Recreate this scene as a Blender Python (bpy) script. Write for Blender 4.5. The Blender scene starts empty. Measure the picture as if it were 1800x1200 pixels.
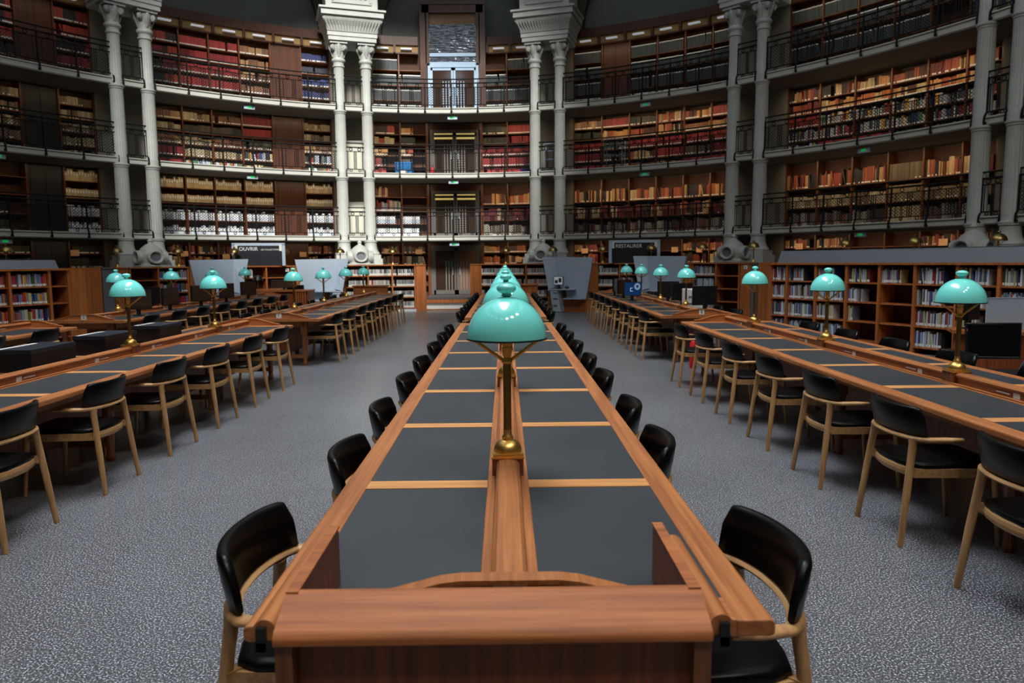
import bpy, math, random
from mathutils import Vector, Matrix
random.seed(7)
PI = math.pi
sc = bpy.context.scene
COL = sc.collection

# ---------------------------------------------------------------- camera
EYE = 1.6
FPX = 1310.0
_p, _y, _r = math.radians(6.15), math.radians(0.5), math.radians(-0.46)
FWD = Vector((math.sin(_y)*math.cos(_p), math.cos(_y)*math.cos(_p), -math.sin(_p)))
RIGHT = FWD.cross(Vector((0, 0, 1))).normalized(); UP = RIGHT.cross(FWD)
RR = RIGHT*math.cos(_r)+UP*math.sin(_r); UU = -RIGHT*math.sin(_r)+UP*math.cos(_r)
cam = bpy.data.cameras.new('camera'); cam.sensor_width = 36; cam.lens = FPX/1800*36
cam.clip_start = 0.05; cam.clip_end = 200
cam.dof.use_dof = True; cam.dof.focus_distance = 4.6; cam.dof.aperture_fstop = 4.0
camo = bpy.data.objects.new('camera', cam); COL.objects.link(camo)
m3 = Matrix((RR, UU, -FWD)).transposed()
camo.matrix_world = Matrix.Translation((0, 0, EYE)) @ m3.to_4x4()
sc.camera = camo

# ---------------------------------------------------------------- world, lights, exposure
w = bpy.data.worlds.new('world'); sc.world = w; w.use_nodes = True
w.node_tree.nodes['Background'].inputs[0].default_value = (0.45, 0.6, 0.85, 1)
w.node_tree.nodes['Background'].inputs[1].default_value = 0.25
sc.view_settings.view_transform = 'Standard'; sc.view_settings.look = 'None'
sc.view_settings.exposure = 0.0; sc.view_settings.gamma = 1.0
sc.view_settings.use_curve_mapping = False

CX, CY = -1.85, 7.8            # centre of the oval room
HA, HB, HZ = 9.5, 6.3, 17.0    # glazed opening in the ceiling

def light(name, kind, loc, energy, col, rot=None, **kw):
    l = bpy.data.lights.new(name, kind); l.energy = energy; l.color = col
    for k, v in kw.items(): setattr(l, k, v)
    o = bpy.data.objects.new(name, l); COL.objects.link(o); o.location = loc
    if rot is not None: o.rotation_euler = rot
    return o
light('skylight_daylight', 'AREA', (CX, CY, HZ-0.3), 620, (0.88, 0.94, 1.0), shape='ELLIPSE', size=2*HB, size_y=2*HA)
light('added_key_light', 'AREA', (CX+.6, CY+1.0, HZ-0.25), 620, (0.93, 0.97, 1.0), shape='ELLIPSE', size=5, size_y=13, spread=math.radians(78))  # added narrow key lamp, so the room falls darker towards its sides
sun = light('sun', 'SUN', (0, 0, 30), 6.5, (1.0, 0.98, 0.92), angle=math.radians(9))
sd = Vector((-0.26, 1.5, -1.0)); sun.rotation_euler = sd.to_track_quat('-Z', 'Y').to_euler()

# ---------------------------------------------------------------- materials
def srgb(c):
    return tuple(((x/255)/12.92 if x/255 <= 0.04045 else ((x/255+0.055)/1.055)**2.4) for x in c)
MATS = {}
def mat(name, col, rough=0.5, metal=0.0, spec=0.5, emit=0, coat=0, bump=None, col2=None, scale=(8, 8, 8), detail=6, fac=(0.3, 0.7), attr=False):
    if name in MATS: return MATS[name]
    m = bpy.data.materials.new(name); m.use_nodes = True; nt = m.node_tree; N = nt.nodes; L = nt.links
    b = N['Principled BSDF']
    c = srgb(col)+(1,)
    b.inputs['Base Color'].default_value = c; b.inputs['Roughness'].default_value = rough
    b.inputs['Metallic'].default_value = metal; b.inputs['Specular IOR Level'].default_value = spec
    if coat: b.inputs['Coat Weight'].default_value = coat; b.inputs['Coat Roughness'].default_value = 0.06
    if emit: b.inputs['Emission Color'].default_value = c; b.inputs['Emission Strength'].default_value = emit
    if attr:
        a = N.new('ShaderNodeAttribute'); a.attribute_name = 'Col'; L.new(a.outputs['Color'], b.inputs['Base Color'])
    if col2 is not None or bump:
        tc = N.new('ShaderNodeTexCoord'); mp = N.new('ShaderNodeMapping'); mp.inputs['Scale'].default_value = scale
        L.new(tc.outputs['Object'], mp.inputs['Vector'])
        nz = N.new('ShaderNodeTexNoise'); nz.inputs['Scale'].default_value = 1.0; nz.inputs['Detail'].default_value = detail
        nz.inputs['Roughness'].default_value = 0.6
        L.new(mp.outputs['Vector'], nz.inputs['Vector'])
        if col2 is not None:
            r = N.new('ShaderNodeValToRGB'); r.color_ramp.elements[0].position = fac[0]; r.color_ramp.elements[1].position = fac[1]
            r.color_ramp.elements[0].color = srgb(col2)+(1,); r.color_ramp.elements[1].color = c
            L.new(nz.outputs['Fac'], r.inputs['Fac']); L.new(r.outputs['Color'], b.inputs['Base Color'])
        if bump:
            bp = N.new('ShaderNodeBump'); bp.inputs['Strength'].default_value = bump; bp.inputs['Distance'].default_value = 0.002
            L.new(nz.outputs['Fac'], bp.inputs['Height']); L.new(bp.outputs['Normal'], b.inputs['Normal'])
    MATS[name] = m
    return m
def wood(name, c1, c2, axis, rough=0.38, s=1.0):
    sc_ = {'x': (1.5*s, 45*s, 45*s), 'y': (45*s, 1.5*s, 45*s), 'z': (45*s, 45*s, 1.5*s)}[axis]
    return mat(name, c1, rough, col2=c2, scale=sc_, detail=8, fac=(0.32, 0.66), bump=0.25, spec=0.4)
W_Y = wood('table wood along', (190, 122, 72), (142, 84, 46), 'y', rough=.45)
W_X = wood('table wood across', (196, 128, 78), (146, 88, 50), 'x')
W_Z = wood('table wood upright', (140, 84, 48), (92, 52, 28), 'z')
W_XR = wood('front board wood', (186, 112, 62), (132, 74, 40), 'x', rough=.6)
W_BAR = wood('light cross bar wood', (226, 166, 106), (190, 130, 76), 'x')
W_DZ = wood('dark panel wood', (146, 74, 36), (96, 46, 22), 'z')
W_SH = wood('bookcase wood', (112, 62, 32), (78, 42, 20), 'z', s=0.5)
W_SHB = wood('shelf board wood', (120, 70, 38), (84, 48, 26), 'x', s=0.4)
W_DARK = wood('dark cornice wood', (86, 46, 24), (54, 28, 14), 'z', s=0.5)
W_DOOR = wood('wood door', (96, 52, 28), (60, 32, 18), 'z', s=0.5)
W_LOW = wood('low bookcase wood', (186, 110, 58), (140, 78, 38), 'z', s=0.5)
W_OAK = wood('pale oak', (196, 152, 104), (160, 118, 76), 'z', rough=0.4)
W_OAKX = wood('pale oak rail', (196, 152, 104), (162, 120, 78), 'x', rough=0.4)
LEATHER = mat('slate leather', (54, 59, 64), 0.5, col2=(44, 48, 53), scale=(3, 3, 3), detail=5, bump=0.05)
BLACKL = mat('black leather', (5, 5, 6), 0.34, spec=.25)
BLACKP = mat('black plastic', (16, 17, 19), 0.4)
BLACKM = mat('black iron', (10, 10, 11), 0.6, spec=.25)
BRASS = mat('polished brass', (255, 206, 118), 0.36, metal=1.0)
BRASSD = mat('aged brass', (150, 126, 78), 0.36, metal=1.0)
TEAL = mat('teal glass shade', (128, 240, 232), 0.12, coat=0.6, spec=0.6)
TEALD = mat('dark shade rim', (20, 40, 38), 0.3)
WHITEIN = mat('white lamp socket', (230, 226, 210), 0.5)
COLM = mat('painted iron column', (176, 178, 172), 0.5, col2=(160, 162, 157), scale=(3, 3, 3))
WALLM = mat('grey plaster', (128, 124, 114), 0.8, col2=(112, 108, 98), scale=(1.2, 1.2, 1.2))
LUNE = mat('grey green painted wall', (98, 104, 98), 0.8, col2=(86, 92, 86), scale=(.8, .8, .8))
SLABM = mat('gallery edge paint', (178, 178, 170), 0.5)
GREYM = mat('grey metal', (168, 182, 198), 0.4, metal=0.1)
GREYD = mat('dark grey metal', (104, 107, 114), 0.45, metal=0.1)
STEELB = mat('pale blue steel', (150, 172, 194), 0.35, metal=0.3)
GOLDB = mat('ochre cornice band', (150, 116, 66), 0.6)
BACKM = mat('bookcase back', (74, 40, 22), 0.7)
BOOKM = mat('book covers', (120, 60, 40), 0.55, attr=True)
BOXM = mat('cream card box', (206, 196, 172), 0.7, attr=True)
PAPER = mat('paper', (226, 214, 190), 0.7)
TAN = mat('tan card sign', (206, 160, 116), 0.7)
WHITE = mat('white paint', (228, 228, 224), 0.5)
SCREEN = mat('blue screen', (18, 54, 104), 0.2, emit=0.3)
SCRW = mat('screen picture', (150, 160, 170), 0.3, emit=0.5)
GREENE = mat('green exit light', (20, 170, 80), 0.4, emit=.45)
WARML = mat('warm lamp tube', (255, 230, 170), 0.4, emit=3)
LEDW = mat('white lamp tube', (225, 228, 235), 0.4, emit=.25)
DGLASS = mat('dark door glass', (52, 40, 32), 0.08, spec=0.8)
BRONZE = mat('bronze door metal', (104, 100, 96), 0.35, metal=0.3)
REDM = mat('red plastic', (200, 30, 34), 0.45)
BLUEC = mat('blue crate plastic', (20, 120, 190), 0.4)
NAVYC = mat('navy crate plastic', (24, 40, 130), 0.4)
STRIPW = mat('white skirting', (200, 204, 208), 0.4)

def floor_mat():
    m = bpy.data.materials.new('speckled grey floor'); m.use_nodes = True; nt = m.node_tree; N = nt.nodes; L = nt.links
    b = N['Principled BSDF']; tc = N.new('ShaderNodeTexCoord')
    n1 = N.new('ShaderNodeTexNoise'); n1.inputs['Scale'].default_value = 120; n1.inputs['Detail'].default_value = 3
    n2 = N.new('ShaderNodeTexNoise'); n2.inputs['Scale'].default_value = 0.7; n2.inputs['Detail'].default_value = 4
    L.new(tc.outputs['Object'], n1.inputs['Vector']); L.new(tc.outputs['Object'], n2.inputs['Vector'])
    r = N.new('ShaderNodeValToRGB'); e = r.color_ramp.elements
    e[0].position = 0.40; e[0].color = srgb((64, 66, 70))+(1,); e[1].position = 0.66; e[1].color = srgb((222, 226, 232))+(1,)
    k = e.new(0.54); k.color = srgb((94, 96, 101))+(1,)
    L.new(n1.outputs['Fac'], r.inputs['Fac'])
    r2 = N.new('ShaderNodeValToRGB'); r2.color_ramp.elements[0].position = 0.35; r2.color_ramp.elements[1].position = 0.65
    r2.color_ramp.elements[0].color = (0.82, 0.82, 0.82, 1); r2.color_ramp.elements[1].color = (1, 1, 1, 1)
    L.new(n2.outputs['Fac'], r2.inputs['Fac'])
    mx = N.new('ShaderNodeMix'); mx.data_type = 'RGBA'; mx.blend_type = 'MULTIPLY'; mx.inputs[0].default_value = 1.0
    L.new(r.outputs['Color'], mx.inputs[6]); L.new(r2.outputs['Color'], mx.inputs[7]); L.new(mx.outputs[2], b.inputs['Base Color'])
    b.inputs['Roughness'].default_value = 0.28; b.inputs['Specular IOR Level'].default_value = 0.5
    return m
FLOORM = floor_mat()

# ---------------------------------------------------------------- mesh helpers
class MB:
    def __init__(s): s.v = []; s.f = []; s.c = None
    def add(s, vs, fs, M=None):
        o = len(s.v)
        s.v += [tuple(M @ Vector(p)) if M is not None else tuple(p) for p in vs]
        s.f += [tuple(i+o for i in f) for f in fs]
        return s
    def box(s, x0, x1, y0, y1, z0, z1, M=None):
        vs = [(x0, y0, z0), (x1, y0, z0), (x1, y1, z0), (x0, y1, z0), (x0, y0, z1), (x1, y0, z1), (x1, y1, z1), (x0, y1, z1)]
        return s.add(vs, [(3, 2, 1, 0), (4, 5, 6, 7), (0, 1, 5, 4), (1, 2, 6, 5), (2, 3, 7, 6), (3, 0, 4, 7)], M)
    def prism(s, poly, h0, h1, plane='xz', M=None):
        # polygon (a,b) counter clockwise extruded along the third axis
        def P(a, b, h):
            return {'xz': (a, h, b), 'yz': (h, a, b), 'xy': (a, b, h)}[plane]
        n = len(poly); vs = [P(a, b, h0) for a, b in poly]+[P(a, b, h1) for a, b in poly]
        fs = [tuple(range(n)), tuple(range(2*n-1, n-1, -1))]+[(i, i+n, (i+1) % n+n, (i+1) % n) for i in range(n)]
        return s.add(vs, fs, M)
    def lathe(s, prof, n=24, M=None, flute=0, fd=0.0, cap=True):
        vs = []; fs = []
        for j, pr in enumerate(prof):
            r, z = pr[0], pr[1]; fl = pr[2] if len(pr) > 2 else 0
            for i in range(n):
                a = 2*PI*i/n
                rr = r-(fd*abs(math.sin(a*flute/2))**1.5 if (flute and fl) else 0)
                vs.append((rr*math.cos(a), rr*math.sin(a), z))
        for j in range(len(prof)-1):
            for i in range(n):
                k = (i+1) % n
                fs.append((j*n+i, j*n+k, (j+1)*n+k, (j+1)*n+i))
        if cap:
            fs.append(tuple(range(n-1, -1, -1))); fs.append(tuple((len(prof)-1)*n+i for i in range(n)))
        return s.add(vs, fs, M)
    def tube(s, pts, r, n=8, M=None, cap=True):
        pts = [Vector(p) for p in pts]; rs = r if isinstance(r, (list, tuple)) else [r]*len(pts)
        vs = []; fs = []; prev = None
        for i, p in enumerate(pts):
            t = (pts[min(i+1, len(pts)-1)]-pts[max(i-1, 0)]).normalized()
            if prev is None:
                u = t.cross(Vector((0, 0, 1)))
                if u.length < 1e-3: u = t.cross(Vector((0, 1, 0)))
            else: u = prev-t*prev.dot(t)
            u.normalize(); prev = u; v = t.cross(u)
            q = rs[i]; qa, qb = (q if isinstance(q, tuple) else (q, q))
            for k in range(n):
                a = 2*PI*k/n
                vs.append(tuple(p+u*(qa*math.cos(a))+v*(qb*math.sin(a))))
        for i in range(len(pts)-1):
            for k in range(n):
                l = (k+1) % n
                fs.append((i*n+k, i*n+l, (i+1)*n+l, (i+1)*n+k))
        if cap: fs.append(tuple(range(n-1, -1, -1))); fs.append(tuple((len(pts)-1)*n+k for k in range(n)))
        return s.add(vs, fs, M)
    def torus(s, R_, r, M=None, n=24, k=8):
        vs = []; fs = []
        for i in range(n):
            a = 2*PI*i/n
            for j in range(k):
                b = 2*PI*j/k; q = R_+r*math.cos(b)
                vs.append((q*math.cos(a), q*math.sin(a), r*math.sin(b)))
        for i in range(n):
            for j in range(k):
                fs.append((i*k+j, ((i+1) % n)*k+j, ((i+1) % n)*k+(j+1) % k, i*k+(j+1) % k))
        return s.add(vs, fs, M)
    def beam(s, p, q, wv, t, up=(0, 0, 1)):
        # rectangular bar from p to q, wv wide sideways, t thick along up
        p = Vector(p); q = Vector(q); d = (q-p); L_ = d.length; d.normalize(); u = Vector(up); sdv = d.cross(u)
        if sdv.length < 1e-4: sdv = Vector((1, 0, 0))
        sdv.normalize(); u = sdv.cross(d)
        M = Matrix((sdv, d, u)).transposed().to_4x4(); M.translation = p
        return s.box(-wv/2, wv/2, 0, L_, -t/2, t/2, M)
    def mesh(s, name, m, smooth=None):
        me = bpy.data.meshes.new(name); me.from_pydata(s.v, [], s.f)
        if m: me.materials.append(m)
        if smooth:
            for p in me.polygons: p.use_smooth = True
            try: me.set_sharp_from_angle(angle=math.radians(smooth))
            except Exception: pass
        me.update(); return me
    def build(s, name, m, parent=None, smooth=None, bevel=0, loc=None):
        o = bpy.data.objects.new(name, s.mesh(name, m, smooth)); COL.objects.link(o)
        if parent is not None: o.parent = parent
        if loc is not None: o.location = loc
        if bevel:
            bv = o.modifiers.new('bevel', 'BEVEL'); bv.width = bevel; bv.segments = 2; bv.limit_method = 'ANGLE'
            bv.angle_limit = math.radians(40)
        return o
def empty(name, loc=(0, 0, 0), rz=0, label=None, cat=None, group=None):
    o = bpy.data.objects.new(name, None); COL.objects.link(o); o.location = loc; o.rotation_euler = (0, 0, rz)
    o.empty_display_size = 0.1
    tag(o, label, cat, group); return o
def tag(o, label=None, cat=None, group=None, kind=None):
    if label: o['label'] = label
    if cat: o['category'] = cat
    if group: o['group'] = group
    if kind: o['kind'] = kind
    return o
def struct(o): o['kind'] = 'structure'; return o
def copy_tree(o, parent=None):
    c = o.copy(); COL.objects.link(c); c.parent = parent
    for ch in list(o.children): copy_tree(ch, c)
    return c
def rotm(v, ang=0): # matrix whose local y axis points along 2D direction v
    v = Vector((v[0], v[1], 0)).normalized(); x = Vector((v.y, -v.x, 0))
    return Matrix((x, v, Vector((0, 0, 1)))).transposed().to_4x4()
def ell(a, b, deg):
    t = math.radians(deg); return Vector((CX+b*math.sin(t), CY+a*math.cos(t)))
def nrm(a, b, deg):
    t = math.radians(deg); return Vector((math.sin(t)/b, math.cos(t)/a)).normalized()
def project(p):
    v = Vector(p)-Vector((0, 0, EYE)); d = v.dot(FWD)
    if d < 0.1: return None
    return 900+FPX*v.dot(RR)/d, 600-FPX*v.dot(UU)/d, d
ORD = ['zeroth', 'first', 'second', 'third', 'fourth', 'fifth', 'sixth', 'seventh', 'eighth', 'ninth', 'tenth', 'eleventh', 'twelfth', 'thirteenth', 'fourteenth', 'fifteenth', 'sixteenth', 'seventeenth', 'eighteenth', 'nineteenth', 'twentieth']
def ordn(i):
    if i <= 20: return ORD[i]
    t, u = divmod(i, 10)
    if u == 0: return {2: 'twentieth', 3: 'thirtieth', 4: 'fortieth', 5: 'fiftieth'}.get(t, 'last')
    return {2: 'twenty', 3: 'thirty', 4: 'forty', 5: 'fifty'}.get(t, 'sixty')+'-'+ORD[u]
def text_mesh(body, size, m, parent, M, name='lettering', extrude=0.001, align='CENTER'):
    cu = bpy.data.curves.new(name, 'FONT'); cu.body = body; cu.size = size; cu.align_x = align; cu.align_y = 'CENTER'; cu.extrude = extrude
    tmp = bpy.data.objects.new('tmp', cu); COL.objects.link(tmp)
    dg = bpy.context.evaluated_depsgraph_get(); me = bpy.data.meshes.new_from_object(tmp.evaluated_get(dg))
    COL.objects.unlink(tmp); bpy.data.objects.remove(tmp); me.name = name; me.materials.clear(); me.materials.append(m)
    o = bpy.data.objects.new(name, me); COL.objects.link(o); o.parent = parent; o.matrix_local = M
    return o

# ---------------------------------------------------------------- room shell
A0, B0 = 19.25, 14.5          # line of the columns and gallery edges
AW, BW = 20.75, 16.0          # front line of the wall bookcases
fl = MB(); ring = [ell(21.6, 16.9, 360*i/96) for i in range(96)]
fl.add([(p.x, p.y, 0) for p in ring], [tuple(range(95, -1, -1))]); struct(fl.build('floor', FLOORM))
def wall_strip(name, a0, a1, a, b, z0, z1, m, step=3, th=0.25):
    mb = MB(); n = max(2, int(round(abs(a1-a0)/step)))
    for i in range(n+1):
        t = a0+(a1-a0)*i/n
        p = ell(a, b, t); q = ell(a+th, b+th, t)
        mb.v += [(p.x, p.y, z0), (p.x, p.y, z1), (q.x, q.y, z0), (q.x, q.y, z1)]
    for i in range(n):
        k = 4*i
        mb.f += [(k, k+1, k+5, k+4), (k+2, k+6, k+7, k+3), (k+1, k+3, k+7, k+5), (k, k+4, k+6, k+2)]
    mb.f += [(0, 2, 3, 1), (4*n, 4*n+1, 4*n+3, 4*n+2)]
    return mb.build(name, m, smooth=30)
struct(wall_strip('wall_left', -90, -26, AW+.5, BW+.5, 0, HZ, LUNE))
struct(wall_strip('wall_right', 26, 90, AW+.5, BW+.5, 0, HZ, LUNE))
struct(wall_strip('wall_far', -26, 26, AW+.5, BW+.5, 0, HZ, LUNE))
struct(wall_strip('wall_near', 90, 270, AW+.5, BW+.5, 0, HZ, mat('dim brown wall', (70, 56, 46), 0.8)))
ce = MB()
for i in range(96):
    t = 360*i/96; p = ell(HA, HB, t); q = ell(AW+.8, BW+.8, t)
    ce.v += [(p.x, p.y, HZ), (q.x, q.y, HZ), (p.x, p.y, HZ+.6), (q.x, q.y, HZ+.25)]
for i in range(96):
    k = 4*i; l = 4*((i+1) % 96); ce.f += [(k, k+1, l+1, l), (k, l, l+2, k+2), (k+2, l+2, l+3, k+3)]
struct(ce.build('ceiling', mat('ceiling plaster', (150, 146, 136), 0.8)))
# sixteen round roof lights around the oval glazing
for i in range(16):
    p = ell(15.0, 11.2, 360*(i+.5)/16); oc = MB()
    oc.lathe([(0.75, HZ-.05), (0.75, HZ-.02)], 20, Matrix.Translation((p.x, p.y, 0)))
    sunny = i in (5, 6, 7)      # the roof lights on the sunny side of the building
    struct(oc.build('window_%d' % (i+1), mat('sunlit roof glass', (255, 250, 238), 0.5, emit=90) if sunny else mat('daylight glass', (225, 238, 255), 0.5, emit=6)))

BAY_EDGES = {'LL': (-59.6, -41.3), 'L': (-36.0, -15.9), 'C': (-10.7, 10.7), 'R': (15.9, 36.0), 'RR': (41.3, 59.6), 'RRR': (64.6, 80.0), 'LLL': (-80, -64.6)}
PAIRS = [(-62.1, 1.26), (-38.9, 1.55), (-13.3, 1.78), (13.44, 1.72), (39.0, 1.58), (62.1, 1.26)]
pw = 0
for c, h in PAIRS:
    e = {-62.1: (-64.6, -59.6), -38.9: (-41.3, -36.0), -13.3: (-15.9, -10.7), 13.44: (10.7, 15.9), 39.0: (36.0, 41.3), 62.1: (59.6, 64.6)}[c]
    struct(wall_strip('wall_pier', e[0], e[1], AW-.02, BW-.02, 0, 9.6, WALLM, step=1.5, th=.5))
# galleries: three continuous decks
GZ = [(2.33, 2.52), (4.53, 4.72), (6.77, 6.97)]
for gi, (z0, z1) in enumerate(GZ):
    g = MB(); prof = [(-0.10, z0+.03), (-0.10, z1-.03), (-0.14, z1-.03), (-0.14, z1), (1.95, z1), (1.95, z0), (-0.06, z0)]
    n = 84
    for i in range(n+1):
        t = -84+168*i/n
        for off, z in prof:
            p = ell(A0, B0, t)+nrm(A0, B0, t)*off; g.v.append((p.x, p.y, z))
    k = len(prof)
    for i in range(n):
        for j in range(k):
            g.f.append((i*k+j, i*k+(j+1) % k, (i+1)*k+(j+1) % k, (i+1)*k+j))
    o = struct(g.build('trim_%d' % (gi+1), SLABM)); o.data.materials.append(mat('shade painted gallery soffit', (84, 80, 74), .8))  # deck underside: shade is put into this darker colour
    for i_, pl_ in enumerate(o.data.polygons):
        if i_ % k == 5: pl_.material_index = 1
# low cornice and ochre band above the top tier are per bay, below

ARCH = mat('olive arch band', (66, 64, 46), .7, col2=(46, 46, 36), scale=(9, 9, 9))
for a0, a1 in ((-36.2, -15.6), (-10.9, 10.9), (15.6, 36.2), (41.0, 59.8), (-59.8, -41.0)):
    q = MB(); n_ = 24; mid = (a0+a1)/2; Rr = (ell(AW, BW, a0)-ell(AW, BW, a1)).length/2
    for i in range(n_+1):
        ph = PI*i/n_
        for rr in (Rr, Rr-.42):
            fr_ = (-math.cos(ph)*rr/Rr+1)/2; t = a0+(a1-a0)*fr_; zz = 9.7+math.sin(ph)*rr*1.15
            for off in (.05, .42): p = ell(AW+off, BW+off, t); q.v.append((p.x, p.y, zz))
    for i in range(n_):
        k = 4*i; q.f += [(k, k+4, k+6, k+2), (k+2, k+6, k+7, k+3), (k+1, k+3, k+7, k+5), (k, k+1, k+5, k+4)]
    struct(q.build('wall_arch', ARCH, smooth=30))

# ---------------------------------------------------------------- columns
SIDE = {-62.1: 'outermost left pair', -38.9: 'left pair', -13.3: 'pair left of the central doors', 13.44: 'pair right of the central doors', 39.0: 'right pair', 62.1: 'far right pair'}
def make_column():
    r = empty('column')
    b = MB(); b.box(-.36, .36, -.36, .36, 1.5, 1.72); b.box(-.31, .31, -.31, .31, 1.72, 1.86)
    b.lathe([(.30, 1.86), (.32, 1.89), (.31, 1.92), (.29, 1.94), (.255, 2.0), (.225, 2.08), (.213, 2.2), (.213, 2.28), (.24, 2.30), (.24, 2.33), (.25, 2.34), (.25, 2.37), (.215, 2.385), (.205, 2.40), (.205, 2.56)], 32)
    b.build('base', COLM, r, smooth=35)
    for k, (z0, z1, r0, r1) in enumerate([(2.56, 4.42, .205, .192), (4.72, 6.66, .196, .182), (6.97, 8.2, .186, .172)]):
        s = MB(); s.lathe([(r0, z0, 0), (r0, z0+.03, 1), (r1, z1-.03, 1), (r1, z1, 0)], 80, flute=20, fd=.016)
        s.build('shaft', COLM, r, smooth=60)
    for z0, z1, rr in ((4.42, 4.72, .2), (6.66, 6.97, .19)):
        s = MB(); s.lathe([(rr-.005, z0), (rr+.012, z0+.02), (rr, z0+.04), (rr+.03, z0+.07), (rr+.035, z0+.10), (rr+.01, z0+.12), (rr+.005, z1)], 32)
        s.build('ring', COLM, r, smooth=35)
    s = MB(); s.lathe([(.172, 8.2), (.2, 8.22), (.2, 8.27), (.178, 8.29), (.182, 8.36), (.225, 8.40), (.235, 8.44), (.215, 8.49), (.185, 8.51), (.185, 8.6), (.2, 8.75), (.26, 8.93)], 32)
    s.box(-.29, .29, -.29, .29, 8.96, 9.04)
    for a in range(4):
        M = Matrix.Rotation(PI/4+a*PI/2, 4, 'Z')
        s.lathe([(.095, -.05), (.1, -.04), (.1, .04), (.095, .05)], 18, M @ Matrix.Translation((.25, 0, 8.84)) @ Matrix.Rotation(PI/2, 4, 'X'))
        s.lathe([(.05, -.065), (.05, .065)], 12, M @ Matrix.Translation((.25, 0, 8.84)) @ Matrix.Rotation(PI/2, 4, 'X'))
        M2 = Matrix.Rotation(a*PI/2, 4, 'Z')
        s.tube([(.19, 0, 8.55), (.23, 0, 8.7), (.29, 0, 8.82), (.30, 0, 8.94)], [(.03, .02), (.07, .025), (.08, .03), (.03, .02)], 8, M2)
    s.build('capital', COLM, r, smooth=40)
    return r
col0 = make_column(); first = True
for c, h in PAIRS:
    for sgn, wd in ((-1, 'first'), (1, 'second')):
        o = col0 if first else copy_tree(col0); first = False
        p = ell(A0, B0, c+sgn*h); n = nrm(A0, B0, c)
        o.location = (p.x, p.y, 0); o.rotation_euler = (0, 0, -math.atan2(n.x, n.y))
        o['label'] = 'tall fluted grey iron column, %s column of the %s' % ('left' if sgn < 0 else 'right', SIDE[c])
        o['category'] = 'column'; o['group'] = 'fluted grey gallery columns'
    # block over the pair, with the panelled pier above it
    p = ell(A0, B0, c); n = nrm(A0, B0, c); M = rotm(n); M.translation = (p.x, p.y, 0)
    e = empty('entablature', (0, 0, 0), 0, 'moulded grey stone block over the %s of columns' % SIDE[c].replace('of', 'by'), 'entablature')
    e['label'] = 'moulded grey stone block resting on the ' + SIDE[c]
    q = MB(); q.box(-.80, .80, -.36, .9, 9.04, 9.18, M); q.box(-.83, .83, -.39, .9, 9.18, 9.3, M)
    q.add([(x*s, y, z) for (s, yy, z) in ((.84, -.40, 9.32), (.88, -.46, 9.5), (.98, -.56, 9.66), (1.0, -.58, 9.7)) for x, y in ((-1, yy), (1, yy), (1, .9), (-1, .9))],
          [(i*4+j, i*4+(j+1) % 4, (i+1)*4+(j+1) % 4, (i+1)*4+j) for i in range(3) for j in range(4)]+[(3, 2, 1, 0), (12, 13, 14, 15)], M)
    for i in range(19): q.tube([(-.8+i*.089, -.41, 9.36), (-.85+i*.0945, -.49, 9.5), (-.92+i*.102, -.57, 9.65)], [.012, .02, .03], 6, M)
    q.box(-.95, .95, -.55, .9, 9.7, 9.78, M); q.box(-1.03, 1.03, -.64, .9, 9.78, 9.96, M); q.box(-1.1, 1.1, -.7, .9, 9.96, 10.02, M)
    q.build('cornice', COLM, e)
    q = MB(); q.box(-.86, .86, -.42, .9, 10.02, 13.2, M)
    for x0, x1, z0, z1 in ((-.66, -.58, 10.25, 12.8), (.58, .66, 10.25, 12.8), (-.66, .66, 10.22, 10.3)): q.box(x0, x1, -.46, -.42, z0, z1, M)
    for i in range(7): q.lathe([(.05, 0), (.04, .03), (.0, .04)], 10, M @ Matrix.Translation((-.45+i*.15, -.42, 10.42)) @ Matrix.Rotation(PI/2, 4, 'X'))
    for i in range(8):
        for s_ in (-1, 1): q.lathe([(.045, 0), (.035, .03), (.0, .04)], 10, M @ Matrix.Translation((s_*.5, -.42, 10.55+i*.15)) @ Matrix.Rotation(PI/2, 4, 'X'))
    q.box(-.38, .38, -.44, -.42, 10.62, 12.6, M); q.build('pier', COLM, e)
    # pedestal the pair stands on, and the domed air vent between the shafts
    q = MB(); q.box(-1.2, 1.2, -.5, .6, 0, 1.5, M); struct(q.build('wall_plinth', COLM))
    v = empty('air_vent', (p.x, p.y, 1.5), -math.atan2(n.x, n.y), 'domed grey iron air vent, ' + SIDE[c], 'vent')
    v.location = (p.x-n.x*.62, p.y-n.y*.62, 1.5); v.scale = (1.18, 1.1, 1.0)
    q = MB(); q.lathe([(.30, 0), (.33, .03), (.30, .08), (.27, .12), (.29, .2), (.31, .32), (.29, .44), (.23, .56), (.13, .66), (.06, .7), (.05, .74), (.07, .78), (.03, .84), (.01, .87)], 28)
    q.box(-.36, .36, -.3, .3, 0, .06); q.build('body', COLM, v, smooth=40)
    for k in range(3):
        M3 = Matrix.Rotation((-PI/2, 0, PI/2)[k], 4, 'Z') @ Matrix.Translation((0, -.27, .3)) @ Matrix.Rotation(PI/2, 4, 'X')
        g = MB(); g.lathe([(.2, -.1), (.2, .06), (.17, .1), (.13, .08), (.13, .02)], 28, M3, cap=False); g.torus(.17, .03, M3 @ Matrix.Translation((0, 0, .08)))
        g.build('porthole', COLM, v, smooth=40)
        g = MB(); g.lathe([(.135, .03), (.135, .04)], 24, M3); g.build('grille', GREYD, v)

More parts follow.
